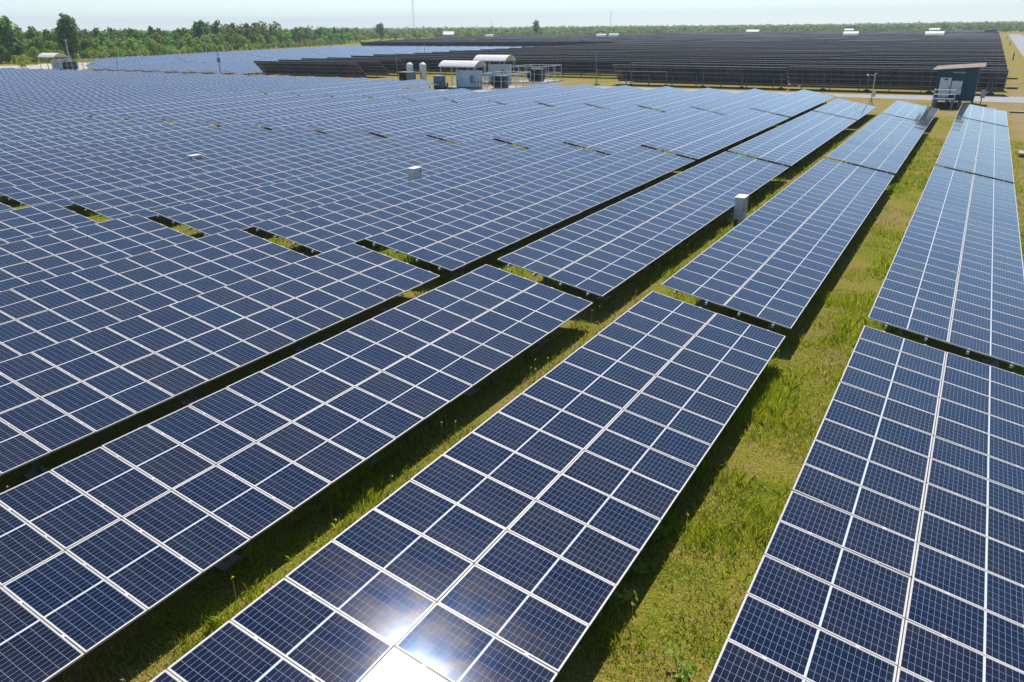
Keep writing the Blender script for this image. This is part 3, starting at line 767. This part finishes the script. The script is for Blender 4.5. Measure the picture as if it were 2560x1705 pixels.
def arched_roof(x0, x1, y0, y1, ze, zt, t, mat, thick=0.08, n=14):
    b = MB(); pr = []
    for i in range(n + 1):
        a = math.pi * i / n; y = (y0 + y1) / 2 - (y1 - y0) / 2 * math.cos(a); f = i / n; y = y0 + (y1 - y0) * f; z = ze + (zt - ze) * (1 - (2 * f - 1) ** 2); pr.append((y, z))
    for (ya, za), (yb, zb) in zip(pr, pr[1:]):
        b.face([(x0, ya, za), (x1, ya, za), (x1, yb, zb), (x0, yb, zb)]); b.face([(x0, ya, za - thick), (x0, yb, zb - thick), (x1, yb, zb - thick), (x1, ya, za - thick)])
        for x in (x0, x1): b.face([(x, ya, za - thick), (x, ya, za), (x, yb, zb), (x, yb, zb - thick)][::(1 if x == x0 else -1)])
    for (y, z) in (pr[0], pr[-1]): b.face([(x0, y, z - thick), (x1, y, z - thick), (x1, y, z), (x0, y, z)])
    return b.build('roof', mat, t)

def shelter(x, y, w, dpt, ze, zt, label):
    """arched open shelter, footprint w x dpt with its front left corner at x,y"""
    t = empty('arched_shelter', (x, y, 0))
    arched_roof(-0.2, w + 0.2, -0.1, dpt + 0.1, ze, zt, t, M['roofwhite'])
    for px in (0.15, w / 2, w - 0.15):
        for py in (0.1, dpt - 0.1):
            b = MB(); b.box(px - 0.06, px + 0.06, py - 0.06, py + 0.06, 0, ze - 0.05, 0); b.build('post', M['steel'], t)
    b = MB()
    for py in (0.1, dpt - 0.1): b.box(0, w, py - 0.05, py + 0.05, ze - 0.2, ze - 0.09, 0)
    for px in (0.15, w - 0.15):
        b.box(px - 0.04, px + 0.04, 0.15, dpt - 0.15, ze - 0.2, ze - 0.09, 0)
        for f in (0.25, 0.5, 0.75): b.bar((px, dpt * f, ze - 0.1), (px, dpt * f, ze + (zt - ze) * (1 - (2 * f - 1) ** 2) - 0.1), 0.05)
    b.build('truss', M['steel'], t)
    s = MB(); s.box(-0.3, w + 0.3, -0.3, dpt + 0.3, -0.02, 0.12, 0); s.build('slab', M['concrete'], t)
    tag(t, label, 'shelter', 'white arched shelters over inverters'); return t

def inverter_cabinet(x, y, w, dpt, h, z0, label, mat='cabblue'):
    t = empty('inverter_cabinet', (x, y, z0))
    b = MB(); b.box(0, w, 0, dpt, 0.12, h - 0.06, 0); b.build('body', M[mat], t, bevel=0.015)
    c = MB(); c.box(-0.05, w + 0.05, -0.05, dpt + 0.05, h - 0.058, h, 0); c.build('lid', M['cabwhite'], t)
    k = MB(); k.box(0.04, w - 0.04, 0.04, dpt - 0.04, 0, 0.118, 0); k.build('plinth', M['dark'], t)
    nd = max(2, int(w / 1.1))
    for i in range(nd):
        xa = w * i / nd + 0.03; xb = w * (i + 1) / nd - 0.03
        d = MB(); d.box(xa, xb, -0.025, -0.002, 0.2, h - 0.14, 0); o = d.build('door', M[mat], t, bevel=0.006)
        hd = MB(); hd.box(xb - 0.12, xb - 0.08, -0.05, -0.027, h * 0.45, h * 0.6, 0); hd.build('handle', M['dark'], o)
    v = MB(); v.box(w * 0.70, w * 0.86, -0.04, -0.027, h * 0.28, h * 0.75, 0); v.build('vent_grille', M['cabgrey'], t)
    tag(t, label, 'inverter'); return t

def transformer(x, y, z0, label, s=1.0):
    t = empty('transformer', (x, y, z0))
    b = MB(); b.box(0, 2.3 * s, 0, 1.5 * s, 0.25, 1.75 * s, 0); b.build('tank', M['transf'], t, bevel=0.03)
    for side, yy in ((0, -0.42), (1, 1.5 * s)):
        f = MB()
        for i in range(9): f.box(0.15 + i * 0.24 * s, 0.15 + i * 0.24 * s + 0.05, yy + 0.004, yy + 0.41, 0.45, 1.55 * s, 0)
        f.build('cooling_fins', M['transf'], t)
    l = MB(); l.box(-0.05, 2.35 * s, -0.05, 1.55 * s, 1.752 * s, 1.83 * s, 0); l.build('cover', M['cabgrey'], t)
    for i in range(3):
        q = MB(); q.lathe((0.5 * s + i * 0.62 * s, 0.75 * s, 1.832 * s), [(0.10, 0), (0.06, 0.1), (0.10, 0.14), (0.06, 0.22), (0.09, 0.26), (0.03, 0.4)], 10); q.build('bushing', M['roofwhite'], t)
    c = MB(); c.tube((0.1, 0.3, 2.15 * s), (0.1, 1.3 * s, 2.15 * s), 0.2, n=10); c.box(0.05, 0.15, 0.35, 0.42, 1.83 * s, 2.0 * s); c.build('conservator', M['transf'], t)
    w = MB(); w.box(0.1, 2.2 * s, 0.2, 0.5, 0, 0.25, 0); w.box(0.1, 2.2 * s, 1.0 * s, 1.3 * s, 0, 0.25, 0); w.build('skid', M['darksteel'], t)
    tag(t, label, 'transformer', 'dark green transformers'); return t

def pipe_cage(x, y, w, dpt, h, z0, label):
    t = empty('pipe_railing', (x, y, z0)); nx = 5; ny = 4
    pts = [(w * i / (nx - 1), 0) for i in range(nx)] + [(w * i / (nx - 1), dpt) for i in range(nx)] + [(0, dpt * j / (ny - 1)) for j in range(1, ny - 1)] + [(w, dpt * j / (ny - 1)) for j in range(1, ny - 1)]
    for px, py in pts:
        b = MB(); b.tube((px, py, 0), (px, py, h), 0.05, n=8); b.build('post', M['galvpipe'], t)
    b = MB()
    for z in (h, h * 0.52):
        for py in (0, dpt): b.tube((-0.05, py, z), (w + 0.05, py, z), 0.045 if z == h else 0.02, n=8)
        for px in (0, w): b.tube((px, -0.05, z), (px, dpt + 0.05, z), 0.045 if z == h else 0.02, n=8)
    b.build('rail', M['galvpipe'], t)
    s = MB(); s.box(-0.3, w + 0.3, -0.3, dpt + 0.3, -z0 - 0.02, 0.0, 0); s.build('slab', M['concrete'], t)
    tag(t, label, 'railing', 'pipe railings round the transformers'); return t

# inverter station in the middle of the photo
shelter(-77.0, 108.0, 6.7, 3.3, 3.45, 4.25, 'near white arched shelter of the middle station, over a pale blue inverter')
inverter_cabinet(-74.3, 108.7, 3.9, 1.9, 2.62, 0.12, 'pale blue inverter cabinet under the near arched shelter')
shelter(-78.7, 121.0, 6.3, 3.5, 3.85, 4.7, 'farther white arched shelter behind the middle station')
inverter_cabinet(-76.3, 121.8, 3.7, 1.9, 3.0, 0.12, 'pale blue inverter cabinet under the farther arched shelter')
inverter_cabinet(-77.25, 106.5, 1.75, 0.9, 2.05, 0.0, 'slate grey switch cabinet at the left of the near arched shelter', 'cabgrey')
transformer(-68.6, 110.6, 0.12, 'dark green transformer beside the near arched shelter', 1.02)
pipe_cage(-69.9, 109.0, 5.3, 7.2, 2.25, 0.10, 'galvanised pipe railing round the near transformer')
transformer(-71.2, 127.0, 0.15, 'dark green transformer beside the farther arched shelter', 1.15)
pipe_cage(-73.3, 124.8, 6.2, 7.4, 2.6, 0.14, 'galvanised pipe railing round the farther transformer')
def busbar_stand(x, y, label):
    t = empty('cable_stand', (x, y, 0)); b = MB()
    for i in range(3): b.box(i * 0.55, i * 0.55 + 0.07, -0.035, 0.035, -0.02, 1.9 - 0.2 * i, 0)
    b.build('upright', M['darksteel'], t)
    c = MB(); c.bar((-0.1, 0, 1.25), (1.3, 0, 1.25), 0.06); c.bar((-0.1, 0, 0.75), (1.3, 0, 0.75), 0.06); c.build('crossbar', M['steel'], t)
    for i in range(3):
        q = MB(); q.lathe((i * 0.55 + 0.035, -0.12, 1.0), [(0.07, 0), (0.05, 0.1), (0.08, 0.16), (0.04, 0.3)], 8); q.build('insulator', M['rust'], t)
    tag(t, label, 'cable stand', 'cable stands by the transformers')
busbar_stand(-70.0, 107.7, 'dark cable stand between the near inverter cabinet and its railing'); busbar_stand(-72.6, 117.6, 'cable stand between the two arched shelters')
def extinguisher(x, y, label):
    t = empty('fire_extinguisher', (x, y, 0)); b = MB(); b.lathe((0, 0, 0.3), [(0.14, 0), (0.16, 0.05), (0.16, 0.55), (0.08, 0.68), (0.04, 0.74)], 12); b.build('cylinder', M['red'], t)
    c = MB(); c.box(-0.25, 0.25, -0.15, 0.2, -0.02, 0.3, 0); c.build('stand', M['steel'], t); w = MB(); w.tube((-0.25, -0.2, 0.22), (-0.25, 0.2, 0.22), 0.2, n=12); w.build('wheel', M['dark'], t); tag(t, label, 'extinguisher')
extinguisher(-74.9, 107.0, 'red wheeled fire extinguisher between the grey switch cabinet and the blue inverter')

def tank(x, y, r, z0, z1, label):
    t = empty('water_tank', (x, y, 0)); pr = []
    n = 9
    for i in range(n):
        za = z0 + (z1 - z0) * i / n; zb = z0 + (z1 - z0) * (i + 1) / n; pr += [(r * 0.965, za), (r, za + 0.06), (r, zb - 0.06), (r * 0.965, zb)]
    b = MB(); b.lathe((0, 0, 0), pr, 20); b.build('shell', M['inox'], t)
    c = MB(); c.lathe((0, 0, z1 + 0.002), [(r * 1.02, 0), (r * 0.95, 0.12), (r * 0.4, 0.38), (0.05, 0.46)], 20); c.build('lid', M['roofwhite'], t)
    d = MB(); d.lathe((0, 0, z1 + 0.45), [(0.12, 0), (0.12, 0.07), (0.03, 0.1)], 10); d.build('cap', M['rust'], t)
    s = MB()
    for a in range(4): s.box(r * 0.6 * math.cos(a * 1.57) - 0.05, r * 0.6 * math.cos(a * 1.57) + 0.05, r * 0.6 * math.sin(a * 1.57) - 0.05, r * 0.6 * math.sin(a * 1.57) + 0.05, -0.02, z0, 0)
    s.build('stand', M['steel'], t); tag(t, label, 'water tank', 'stainless tanks beside the pump house')
qa = at_z(1032, 199, 0.1); qb = at_z(1051, 199, 0.1)
tank(-92.0, 119.6, 0.62, 0.55, 2.95, 'left stainless steel tank of the pair beside the small pump house')
tank(-89.6, 120.4, 0.64, 0.35, 2.95, 'right stainless steel tank of the pair beside the small pump house')
def pump_house(x, y, label):
    t = empty('pump_house', (x, y, 0)); b = MB(); w, dp, h = 2.7, 1.6, 1.75
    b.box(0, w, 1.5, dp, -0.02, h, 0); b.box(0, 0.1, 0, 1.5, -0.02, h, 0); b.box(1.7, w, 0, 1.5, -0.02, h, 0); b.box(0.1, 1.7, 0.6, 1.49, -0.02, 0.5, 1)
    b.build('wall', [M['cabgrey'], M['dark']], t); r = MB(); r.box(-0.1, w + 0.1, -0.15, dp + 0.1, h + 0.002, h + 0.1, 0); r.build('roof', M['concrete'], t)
    d = MB(); d.box(0.12, 1.68, 0.4, 0.55, 0.02, h - 0.1, 0); d.build('opening_shade_panel', M['dark'], t)  # solid near-black panel paints the interior shade of the open front
    m = MB(); m.tube((0.6, 0.1, 0.45), (1.1, 0.1, 0.45), 0.16, n=10); m.box(0.55, 1.15, -0.05, 0.25, 0.0, 0.29, 0); m.tube((0.85, 0.1, 0.6), (0.85, 0.1, 1.2), 0.04, n=6); m.build('pump', M['red'], t)
    tag(t, label, 'pump house')
pump_house(-92.6, 117.0, 'small open-fronted grey pump house in front of the stainless tanks')

# station at the left edge by the sand
shelter(-216.0, 122.0, 7.0, 3.7, 3.25, 4.15, 'distant white arched shelter by the sand at the left')
inverter_cabinet(-211.6, 122.6, 3.5, 2.0, 2.35, 0.12, 'pale blue inverter cabinet under the arched shelter by the sand')
transformer(-204.6, 121.6, 0.05, 'dark green transformer beside the arched shelter by the sand', 1.2)
pipe_cage(-205.4, 120.4, 8.6, 4.2, 2.65, 0.03, 'pipe railing round the transformer by the sand')

# raised control shed at the far end of the right rows
def control_shed():
    t = empty('control_shed', (0, 0, 0)); Y = 106.0; D = 7.6; x0, x1 = -4.9, -0.7; zf = 0.75
    zl, zr = 4.12, 4.45
    b = MB(); b.hexa([Vector(p) for p in ((x0, Y, zf), (x1, Y, zf), (x1, Y + D, zf), (x0, Y + D, zf), (x0, Y, zl), (x1, Y, zr), (x1, Y + D, zr), (x0, Y + D, zl))])
    n = 20
    for i in range(n):
        xa = x0 + (x1 - x0) * (i + 0.3) / n; xb = xa + 0.07; z1 = zl + (zr - zl) * (xa - x0) / (x1 - x0) - 0.02; b.box(xa, xb, Y - 0.022, Y - 0.002, zf, z1, 0)
    b.build('wall', M['shedwall'], t)
    r = MB(); ov = 0.5; s = (zr - zl) / (x1 - x0)
    def rz(x): return zl + (x - x0) * s + 0.02
    xa, xb = x0 - ov, x1 + ov
    r.hexa([Vector(p) for p in ((xa, Y - ov, rz(xa)), (xb, Y - ov, rz(xb)), (xb, Y + D + ov, rz(xb)), (xa, Y + D + ov, rz(xa)), (xa, Y - ov, rz(xa) + 0.09), (xb, Y - ov, rz(xb) + 0.09), (xb, Y + D + ov, rz(xb) + 0.09), (xa, Y + D + ov, rz(xa) + 0.09))])
    for i in range(12):
        yy = Y - ov + (D + 2 * ov) * (i + 0.5) / 12; r.bar((xa, yy, rz(xa) + 0.10), (xb, yy, rz(xb) + 0.10), 0.05, 0.035)
    r.build('roof', M['roofbeige'], t)
    for i in range(4):
        for py in (Y + 0.15, Y + D - 0.15):
            px = x0 + 0.15 + (x1 - x0 - 0.3) * i / 3; q = MB(); q.box(px - 0.1, px + 0.1, py - 0.1, py + 0.1, -0.02, zf - 0.001, 0); q.build('pier', M['cabgrey'], t)
    l = MB(); l.box(-3.3, -2.05, Y - 0.07, Y - 0.024, 3.78, 3.92, 0); l.build('louvre', M['concrete'], t)
    # landing with steps and a railing in front
    yl = 102.6
    pl = MB(); pl.box(-4.75, -2.55, yl, Y - 0.03, 1.02, 1.16, 0); pl.build('landing', M['cabgrey'], t)
    for px in (-4.6, -2.75):
        for py in (yl + 0.15, Y - 0.3):
            q = MB(); q.box(px - 0.13, px + 0.13, py - 0.13, py + 0.13, -0.02, 1.019, 0); q.build('pillar', M['cabgrey'], t)
    rl = MB()
    for z in (2.12, 1.65): rl.tube((-4.7, yl + 0.06, z), (-2.6, yl + 0.06, z), 0.03, n=8)
    for px in (-4.7, -3.65, -2.6): rl.tube((px, yl + 0.06, 1.161), (px, yl + 0.06, 2.12), 0.03, n=8)
    for px in (-4.7, -2.6):
        rl.tube((px, yl + 0.06, 2.12), (px, Y - 0.3, 2.12), 0.03, n=8); rl.tube((px, Y - 0.3, 1.161), (px, Y - 0.3, 2.12), 0.03, n=8)
    rl.build('railing', M['galvpipe'], t)
    st = MB()
    for i in range(5): st.box(-2.5 + 0.26 * i, -2.5 + 0.26 * (i + 1) - 0.01, yl + 0.5, yl + 1.5, 0.75 - 0.2 * i, 0.81 - 0.2 * i, 0)
    st.build('steps', M['cabgrey'], t)
    tag(t, 'dark blue raised control shed with slanted beige roof at the end of the rows', 'shed')
control_shed()
def wall_cabinet(x0, x1, y, z0, z1, label, plate=False):
    t = empty('control_cabinet', (x0, y, z0)); w = x1 - x0; h = z1 - z0
    b = MB(); b.box(0, w, 0, 0.5, 0, h, 0); b.build('body', M['cabwhite'], t, bevel=0.012)
    d = MB(); d.box(0.03, w - 0.03, -0.02, -0.002, 0.04, h - 0.04, 0); o = d.build('door', M['cabwhite'], t, bevel=0.005)
    if plate: p = MB(); p.box(w * 0.38, w * 0.68, -0.032, -0.022, h * 0.87, h * 0.95, 0); p.build('plate', M['rust'], o)
    hd = MB(); hd.box(w - 0.14, w - 0.1, -0.05, -0.022, h * 0.45, h * 0.6, 0); hd.build('handle', M['dark'], o)
    tag(t, label, 'cabinet', 'white cabinets at the control shed'); return t
wall_cabinet(-4.45, -3.3, 105.38, 1.17, 3.28, 'taller white control cabinet on the landing of the dark blue shed', True)
wall_cabinet(-3.22, -2.15, 105.45, 1.45, 2.95, 'shorter white control cabinet mounted right of the taller one on the shed')

def control_pole():
    t = empty('control_pole', (-11.45, 105.6, 0))
    b = MB(); b.tube((-0.25, -0.2, 0), (0, 0, 0.8), 0.045, n=8); b.tube((0.25, -0.1, 0), (0, 0, 0.8), 0.045, n=8); b.tube((0, 0.3, 0), (0, 0, 0.8), 0.045, n=8); b.build('tripod_leg', M['steel'], t)
    p = MB(); p.tube((0, 0, 0.8), (0, 0, 3.62), 0.06, 0.05, n=10); p.build('pole', M['galvpipe'], t)
    a = MB(); a.tube((0, 0, 3.42), (-0.78, -0.2, 3.42), 0.025, n=6); a.tube((-0.1, 0, 3.6), (0.25, 0, 3.62), 0.025, n=6); a.build('arm', M['galvpipe'], t)
    s = MB(); s.lathe((-0.8, -0.2, 3.3), [(0.06, 0), (0.13, 0.07), (0.13, 0.14), (0.05, 0.22)], 12); s.build('sensor', M['roofwhite'], t)
    c = MB(); c.box(-0.05, 0.38, -0.25, -0.061, 0.95, 1.55, 0); c.build('junction_box', M['cabwhite'], t, bevel=0.01)
    tag(t, 'grey weather sensor pole with a side box, standing left of the control shed', 'sensor pole')
control_pole()
def sign_box():
    t = empty('marker_box', (-0.1, 110.5, 0)); b = MB(); b.box(0.1, 0.2, -0.04, 0.04, -0.02, 0.8, 0); b.build('post', M['rust'], t)
    c = MB(); c.box(-0.02, 0.46, -0.14, 0.1, 0.801, 1.75, 0); c.build('box', M['cabwhite'], t, bevel=0.01); tag(t, 'small grey box on a brown post right of the control shed', 'meter box')
sign_box()

# concrete slabs along the right verge
SLABS = [(3.1, 67.2, 5.5, 1.5, 0.30, 'long concrete culvert slab at the right edge beside the third table'), (2.75, 36.2, 4.5, 1.6, 0.35, 'concrete culvert slab at the right edge beside the second table'),
         (0.4, 104.6, 1.6, 0.5, 0.16, 'thin concrete slab on the grass right of the control shed'), (2.9, 101.8, 2.6, 0.6, 0.18, 'thin concrete slab on the grass beyond the end of the rightmost row'),
         (2.9, 140.0, 1.6, 0.6, 0.3, 'concrete slab stub beside the right end of the first dark row'), (3.2, 165.0, 1.7, 0.6, 0.3, 'concrete slab stub beside the right end of the far dark rows')]
for x, y, w, dp, h, lab in SLABS:
    t = empty('concrete_slab', (x, y, 0)); b = MB(); b.box(0, w, 0, dp, h * 0.45, h, 0); b.build('slab_top', M['concrete'], t, bevel=0.02)
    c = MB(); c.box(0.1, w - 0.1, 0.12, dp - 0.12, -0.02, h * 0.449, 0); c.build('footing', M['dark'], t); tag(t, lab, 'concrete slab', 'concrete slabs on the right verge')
for (u, v, lab) in [(2532, 150.5, 'nearest brown marker post on the verge beside the road'), (2523.5, 114, 'middle brown marker post on the verge beside the road'), (2516.5, 98.5, 'farthest brown marker post on the verge beside the road')]:
    q = at_z(u, v, 0); t = empty('marker_post', (q.x, q.y, 0)); b = MB(); b.box(-0.14, 0.14, -0.14, 0.14, -0.02, 1.75, 0); b.build('shaft', M['rust'], t, bevel=0.02)
    c = MB(); c.hexa([Vector(p) for p in ((-.14, -.14, 1.751), (.14, -.14, 1.751), (.14, .14, 1.751), (-.14, .14, 1.751), (-.05, -.05, 1.85), (.05, -.05, 1.85), (.05, .05, 1.85), (-.05, .05, 1.85))]); c.build('cap', M['rust'], t)
    tag(t, lab, 'post', 'brown marker posts')

# fence in front of the dark tables
def wire_fence():
    t = empty('wire_fence', (0, 0, 0))
    xs = [1.0, -6.5, -14.6, -20.6, -26.6, -32.5, -38.6, -44.6, -50.6, -56.6]
    ya, yb = 127.6, 124.9
    def fy(x): return ya + (yb - ya) * (-x) / 57
    for x in xs:
        b = MB(); b.box(x - 0.05, x + 0.05, fy(x) - 0.05, fy(x) + 0.05, -0.02, 2.35, 0); o = b.build('post', M['darksteel'], t)
        f = MB(); f.lathe((x, fy(x), -0.02), [(0.55, 0), (0.42, 0.22), (0.2, 0.32)], 9); f.build('footing', M['transf'], o)
    w = MB()
    for z in (2.3, 1.75, 1.2, 0.65): w.tube((xs[0], fy(xs[0]), z), (xs[-1], fy(xs[-1]), z), 0.009, n=5)
    w.build('wire', M['steel'], t)
    tag(t, 'post and wire fence with mound footings in front of the dark tables', 'fence')
wire_fence()

# lamp posts and poles
def lamp_post(x, y, h, arm, label, two=False):
    t = empty('lamp_post', (x, y, 0)); b = MB(); b.tube((0, 0, -0.05), (0, 0, h), 0.09, 0.055, n=8); b.build('pole', M['steel'], t)
    for sx in ((-1, 1) if two else (-1,)):
        a = MB(); pts = [(0, 0, h - 0.1)] + [(sx * arm * f, 0, h - 0.1 + 0.55 * math.sin(f * 1.57)) for f in (0.33, 0.66, 1.0)]
        if two and sx == 1: pts = [(0, 0, h - 0.3), (arm * 0.7, 0, h - 0.2)]
        for p, q in zip(pts, pts[1:]): a.tube(p, q, 0.04, n=6)
        o = a.build('arm', M['galvpipe'], t); e = pts[-1]
        l = MB(); l.hexa([Vector(p) for p in ((e[0] - .4 * (sx > -2), -0.12, e[2] - .05), (e[0] + .3, -0.12, e[2] - .05), (e[0] + .3, .12, e[2] - .05), (e[0] - .4, .12, e[2] - .05), (e[0] - .35, -.09, e[2] + .07), (e[0] + .25, -.09, e[2] + .07), (e[0] + .25, .09, e[2] + .07), (e[0] - .35, .09, e[2] + .07))]); l.build('lamp_head', M['roofwhite'], o)
    tag(t, label, 'lamp post', 'lamp posts')
lamp_post(-150.0, 203.0, 8.9, 2.2, 'two-armed lamp post rising between the dark rows behind the near arched shelter', True)
lamp_post(-183.5, 122.5, 7.4, 2.4, 'curved single-arm lamp post in front of the distant blue field')
def camera_pole(x, y, h, label):
    t = empty('camera_pole', (x, y, 0)); b = MB(); b.tube((0, 0, -0.05), (0, 0, h), 0.1, 0.07, n=8); b.build('pole', M['darksteel'], t)
    c = MB(); c.box(-0.35, 0.1, -0.15, 0.15, h - 0.5, h - 0.15, 0); c.build('camera', M['darksteel'], t); d = MB(); d.box(-0.35, 0.25, -0.2, 0.2, h * 0.52, h * 0.66, 0); d.build('control_box', M['darksteel'], t); tag(t, label, 'camera pole')
camera_pole(-139.8, 116.5, 5.8, 'dark camera pole in front of the distant blue field')
def slim_pole(x, y, h, label):
    t = empty('lightning_rod', (x, y, 0)); b = MB(); b.tube((0, 0, -0.05), (0, 0, h), 0.055, 0.02, n=7); b.build('rod', M['steel'], t); c = MB(); c.box(-.2, .2, -.2, .2, -.02, .15); c.build('base', M['concrete'], t); tag(t, label, 'lightning rod', 'thin lightning rods')
slim_pole(-96.5, 121.5, 5.2, 'thin lightning rod left of the stainless tanks'); slim_pole(-52.9, 116.3, 5.6, 'thin lightning rod at the gap in the dark rows, right of the stations')
def utility_pole(u, vb, vt, label, d):
    q = az_dir(u) * d; top = ray(u - 2, vt); z = 9 + top.z / math.hypot(top.x, top.y) * d
    t = empty('utility_pole', (q.x, q.y, 0)); b = MB(); b.tube((0, 0, -0.1), (0, 0, z), 0.24, 0.15, n=8); b.build('shaft', M['concrete'], t)
    c = MB(); c.bar((-0.9, 0, z - 0.4), (0.9, 0, z - 0.4), 0.12); c.build('crossarm', M['steel'], t)
    for i in (-0.8, 0, 0.8): s = MB(); s.lathe((i, 0, z - 0.34), [(0.05, 0), (0.09, 0.1), (0.05, 0.25)], 7); s.build('insulator', M['roofwhite'], t)
    tag(t, label, 'utility pole', 'concrete utility poles before the wood'); return Vector((q.x, q.y, z))
tops = []
for u, vb, vt, d, lab in [(157, 140, 98, 286, 'pale concrete utility pole rising behind the arched shelter by the sand'), (338, 145, 106, 326, 'utility pole second from the left, right of the curved lamp post'), (456, 140, 104, 346, 'short utility pole before the shrubs, third from the left'),
                          (507, 135, 68, 372, 'tallest utility pole before the wood'), (559, 128, 104, 396, 'short utility pole just right of the tallest one'), (643, 124, 104, 424, 'short utility pole in the gap of the shrubs'), (771, 112, 62, 470, 'tall dark utility pole at the right end of the blue field')]:
    tops.append(utility_pole(u, vb, vt, lab, d))
def mast(u, vt, d, w, label):
    q = az_dir(u) * d; top = ray(u - 4, vt); h = 9 + top.z / math.hypot(top.x, top.y) * d
    t = empty('guyed_mast', (q.x, q.y, 0)); b = MB(); L = [(w * math.cos(a), w * math.sin(a)) for a in (0.3, 2.4, 4.5)]
    for x, y in L: b.tube((x, y, 0), (x, y, h), w * 0.16, n=5)
    n = int(h / (2.2 * w * 2)); 
    for i in range(n):
        for j in range(3):
            a, c = L[j], L[(j + 1) % 3]; b.tube((*a, h * i / n), (*c, h * (i + 1) / n), w * 0.09, n=4)
    b.build('lattice', M['steel'], t)
    g = MB()
    for a in (0.5, 2.6, 4.7):
        for f in (0.5, 0.92): g.tube((0, 0, h * f), (h * 0.4 * math.cos(a), h * 0.4 * math.sin(a), 0), 0.05, n=4)
    g.build('guy_wire', M['steel'], t); tag(t, label, 'mast', 'guyed lattice masts on the horizon')
mast(1035, -14, 1500, 0.75, 'taller guyed mast on the horizon, left of middle'); mast(1526, 25, 1900, 0.8, 'shorter guyed mast on the horizon, right of middle'); mast(1228, 51, 2300, 0.5, 'faint low mast on the horizon between the two guyed masts')

# white inverter roofs far inside the dark field and the house in the wood
ROOFS = [(1214, 1236, 91, 'left of the pair, a single'), (1488, 1516, 90, 'the left one of the pair'), (1522, 1547, 89, 'the right one of the pair')]
def far_shelter(u0, u1, v, z, label):
    a = at_z(u0, v, z); d = math.hypot(a.x, a.y); w = (u1 - u0) / FOC * d * 0.92
    t = empty('arched_shelter', (a.x, a.y, 0)); D = w * 0.6
    arched_roof(0, w, 0, D, z - 0.1, z + 1.5, t, M['roofwhite'], 0.12, 8)
    for px in (0.2, w - 0.2):
        for py in (0.2, D - 0.2): q = MB(); q.box(px - .12, px + .12, py - .12, py + .12, -0.02, z - 0.2); q.build('post', M['steel'], t)
    b = MB(); b.box(w * .2, w * .8, D * .2, D * .8, 0, 2.6); b.build('cabinet', M['cabblue'], t); tag(t, label, 'shelter', 'white roofs far inside the dark field')
for u0, u1, v, z, lab in [(1213, 1236, 91.5, 3.6, 'small white arched roof far behind the farther shelter of the middle station'), (1489, 1516, 91.5, 4.0, 'left of the two adjoining white roofs far inside the dark field'), (1521, 1547, 90.5, 4.0, 'right of the two adjoining white roofs far inside the dark field'),
                          (1865, 1895, 78.8, 4.2, 'low white roof at the far edge of the dark field, right of the shorter mast'), (2107, 2140, 87, 4.2, 'bright white roof at the far edge, nearer of the left stacked two'), (2110, 2130, 77, 4.5, 'bright white roof at the far edge, farther of the left stacked two'),
                          (2312, 2350, 87, 4.2, 'bright white roof at the far edge, nearer of the right stacked two'), (2322, 2344, 76, 4.5, 'bright white roof at the far edge, farther of the right stacked two'), (2386, 2391, 78, 4.0, 'tiny white roof far right, left one of two specks'), (2395, 2400, 78, 4.0, 'tiny white roof far right, right one of two specks')]:
    far_shelter(u0, u1, v, z, lab)
def far_house(u, v, label):
    q = at_z(u, v, 0.0); q = az_dir(u) * 760; t = empty('house', (q.x, q.y, 0), 0.5); b = MB(); w, dp, h = 9, 7, 4.5; b.box(0, w, 0, dp, -.02, h); b.face([(0, 0, h), (0, dp, h), (0, dp / 2, h + 2.2)]); b.face([(w, 0, h), (w, dp / 2, h + 2.2), (w, dp, h)]); b.build('wall', M['concrete'], t)
    r = MB()
    for s in (0, 1):
        y0 = -0.5 if s == 0 else dp + 0.5; P4 = [(-.6, y0, h - .3), (w + .6, y0, h - .3), (w + .6, dp / 2, h + 2.35), (-.6, dp / 2, h + 2.35)]; P5 = [(x, y, z + .12) for x, y, z in P4]; r.hexa([Vector(p) for p in P4 + P5])
    r.build('roof', M['roofwhite'], t); tag(t, label, 'house')
far_house(1108, 92, 'pale-roofed house at the edge of the distant wood')
def far_shed():
    a = at_z(2458, 91, 0); t = empty('control_shed', (a.x, a.y, 0)); w, dp = 8.0, 5.0; b = MB(); b.hexa([Vector(p) for p in ((0, 0, -.02), (w, 0, -.02), (w, dp, -.02), (0, dp, -.02), (0, 0, 4.4), (w, 0, 5.2), (w, dp, 5.2), (0, dp, 4.4))]); b.build('wall', M['shedwall'], t)
    r = MB(); r.hexa([Vector(p) for p in ((-.7, -.7, 4.36), (w + .7, -.7, 5.3), (w + .7, dp + .7, 5.3), (-.7, dp + .7, 4.36), (-.7, -.7, 4.5), (w + .7, -.7, 5.45), (w + .7, dp + .7, 5.45), (-.7, dp + .7, 4.5))]); r.build('roof', M['cabwhite'], t); tag(t, 'distant dark shed with a slanted roof at the far right corner of the dark field', 'shed')
far_shed()

# ------------------------------------------------------------------ the air
def haze():
    b = MB(); b.box(-6500, 6500, -250, 6500, -1.0, 120.0); hm = bpy.data.materials.new('haze'); hm.use_nodes = True; nt = hm.node_tree
    nt.nodes.remove(nt.nodes['Principled BSDF']); v = nt.nodes.new('ShaderNodeVolumePrincipled')
    v.inputs['Color'].default_value = (0.72, 0.87, 1.0, 1); v.inputs['Density'].default_value = 0.00018; v.inputs['Anisotropy'].default_value = 0.2
    nt.links.new(v.outputs[0], nt.nodes['Material Output'].inputs['Volume'])
    o = b.build('haze', hm); tag(o, 'thin pale blue haze over the far field and wood', 'haze', kind='stuff')
haze()
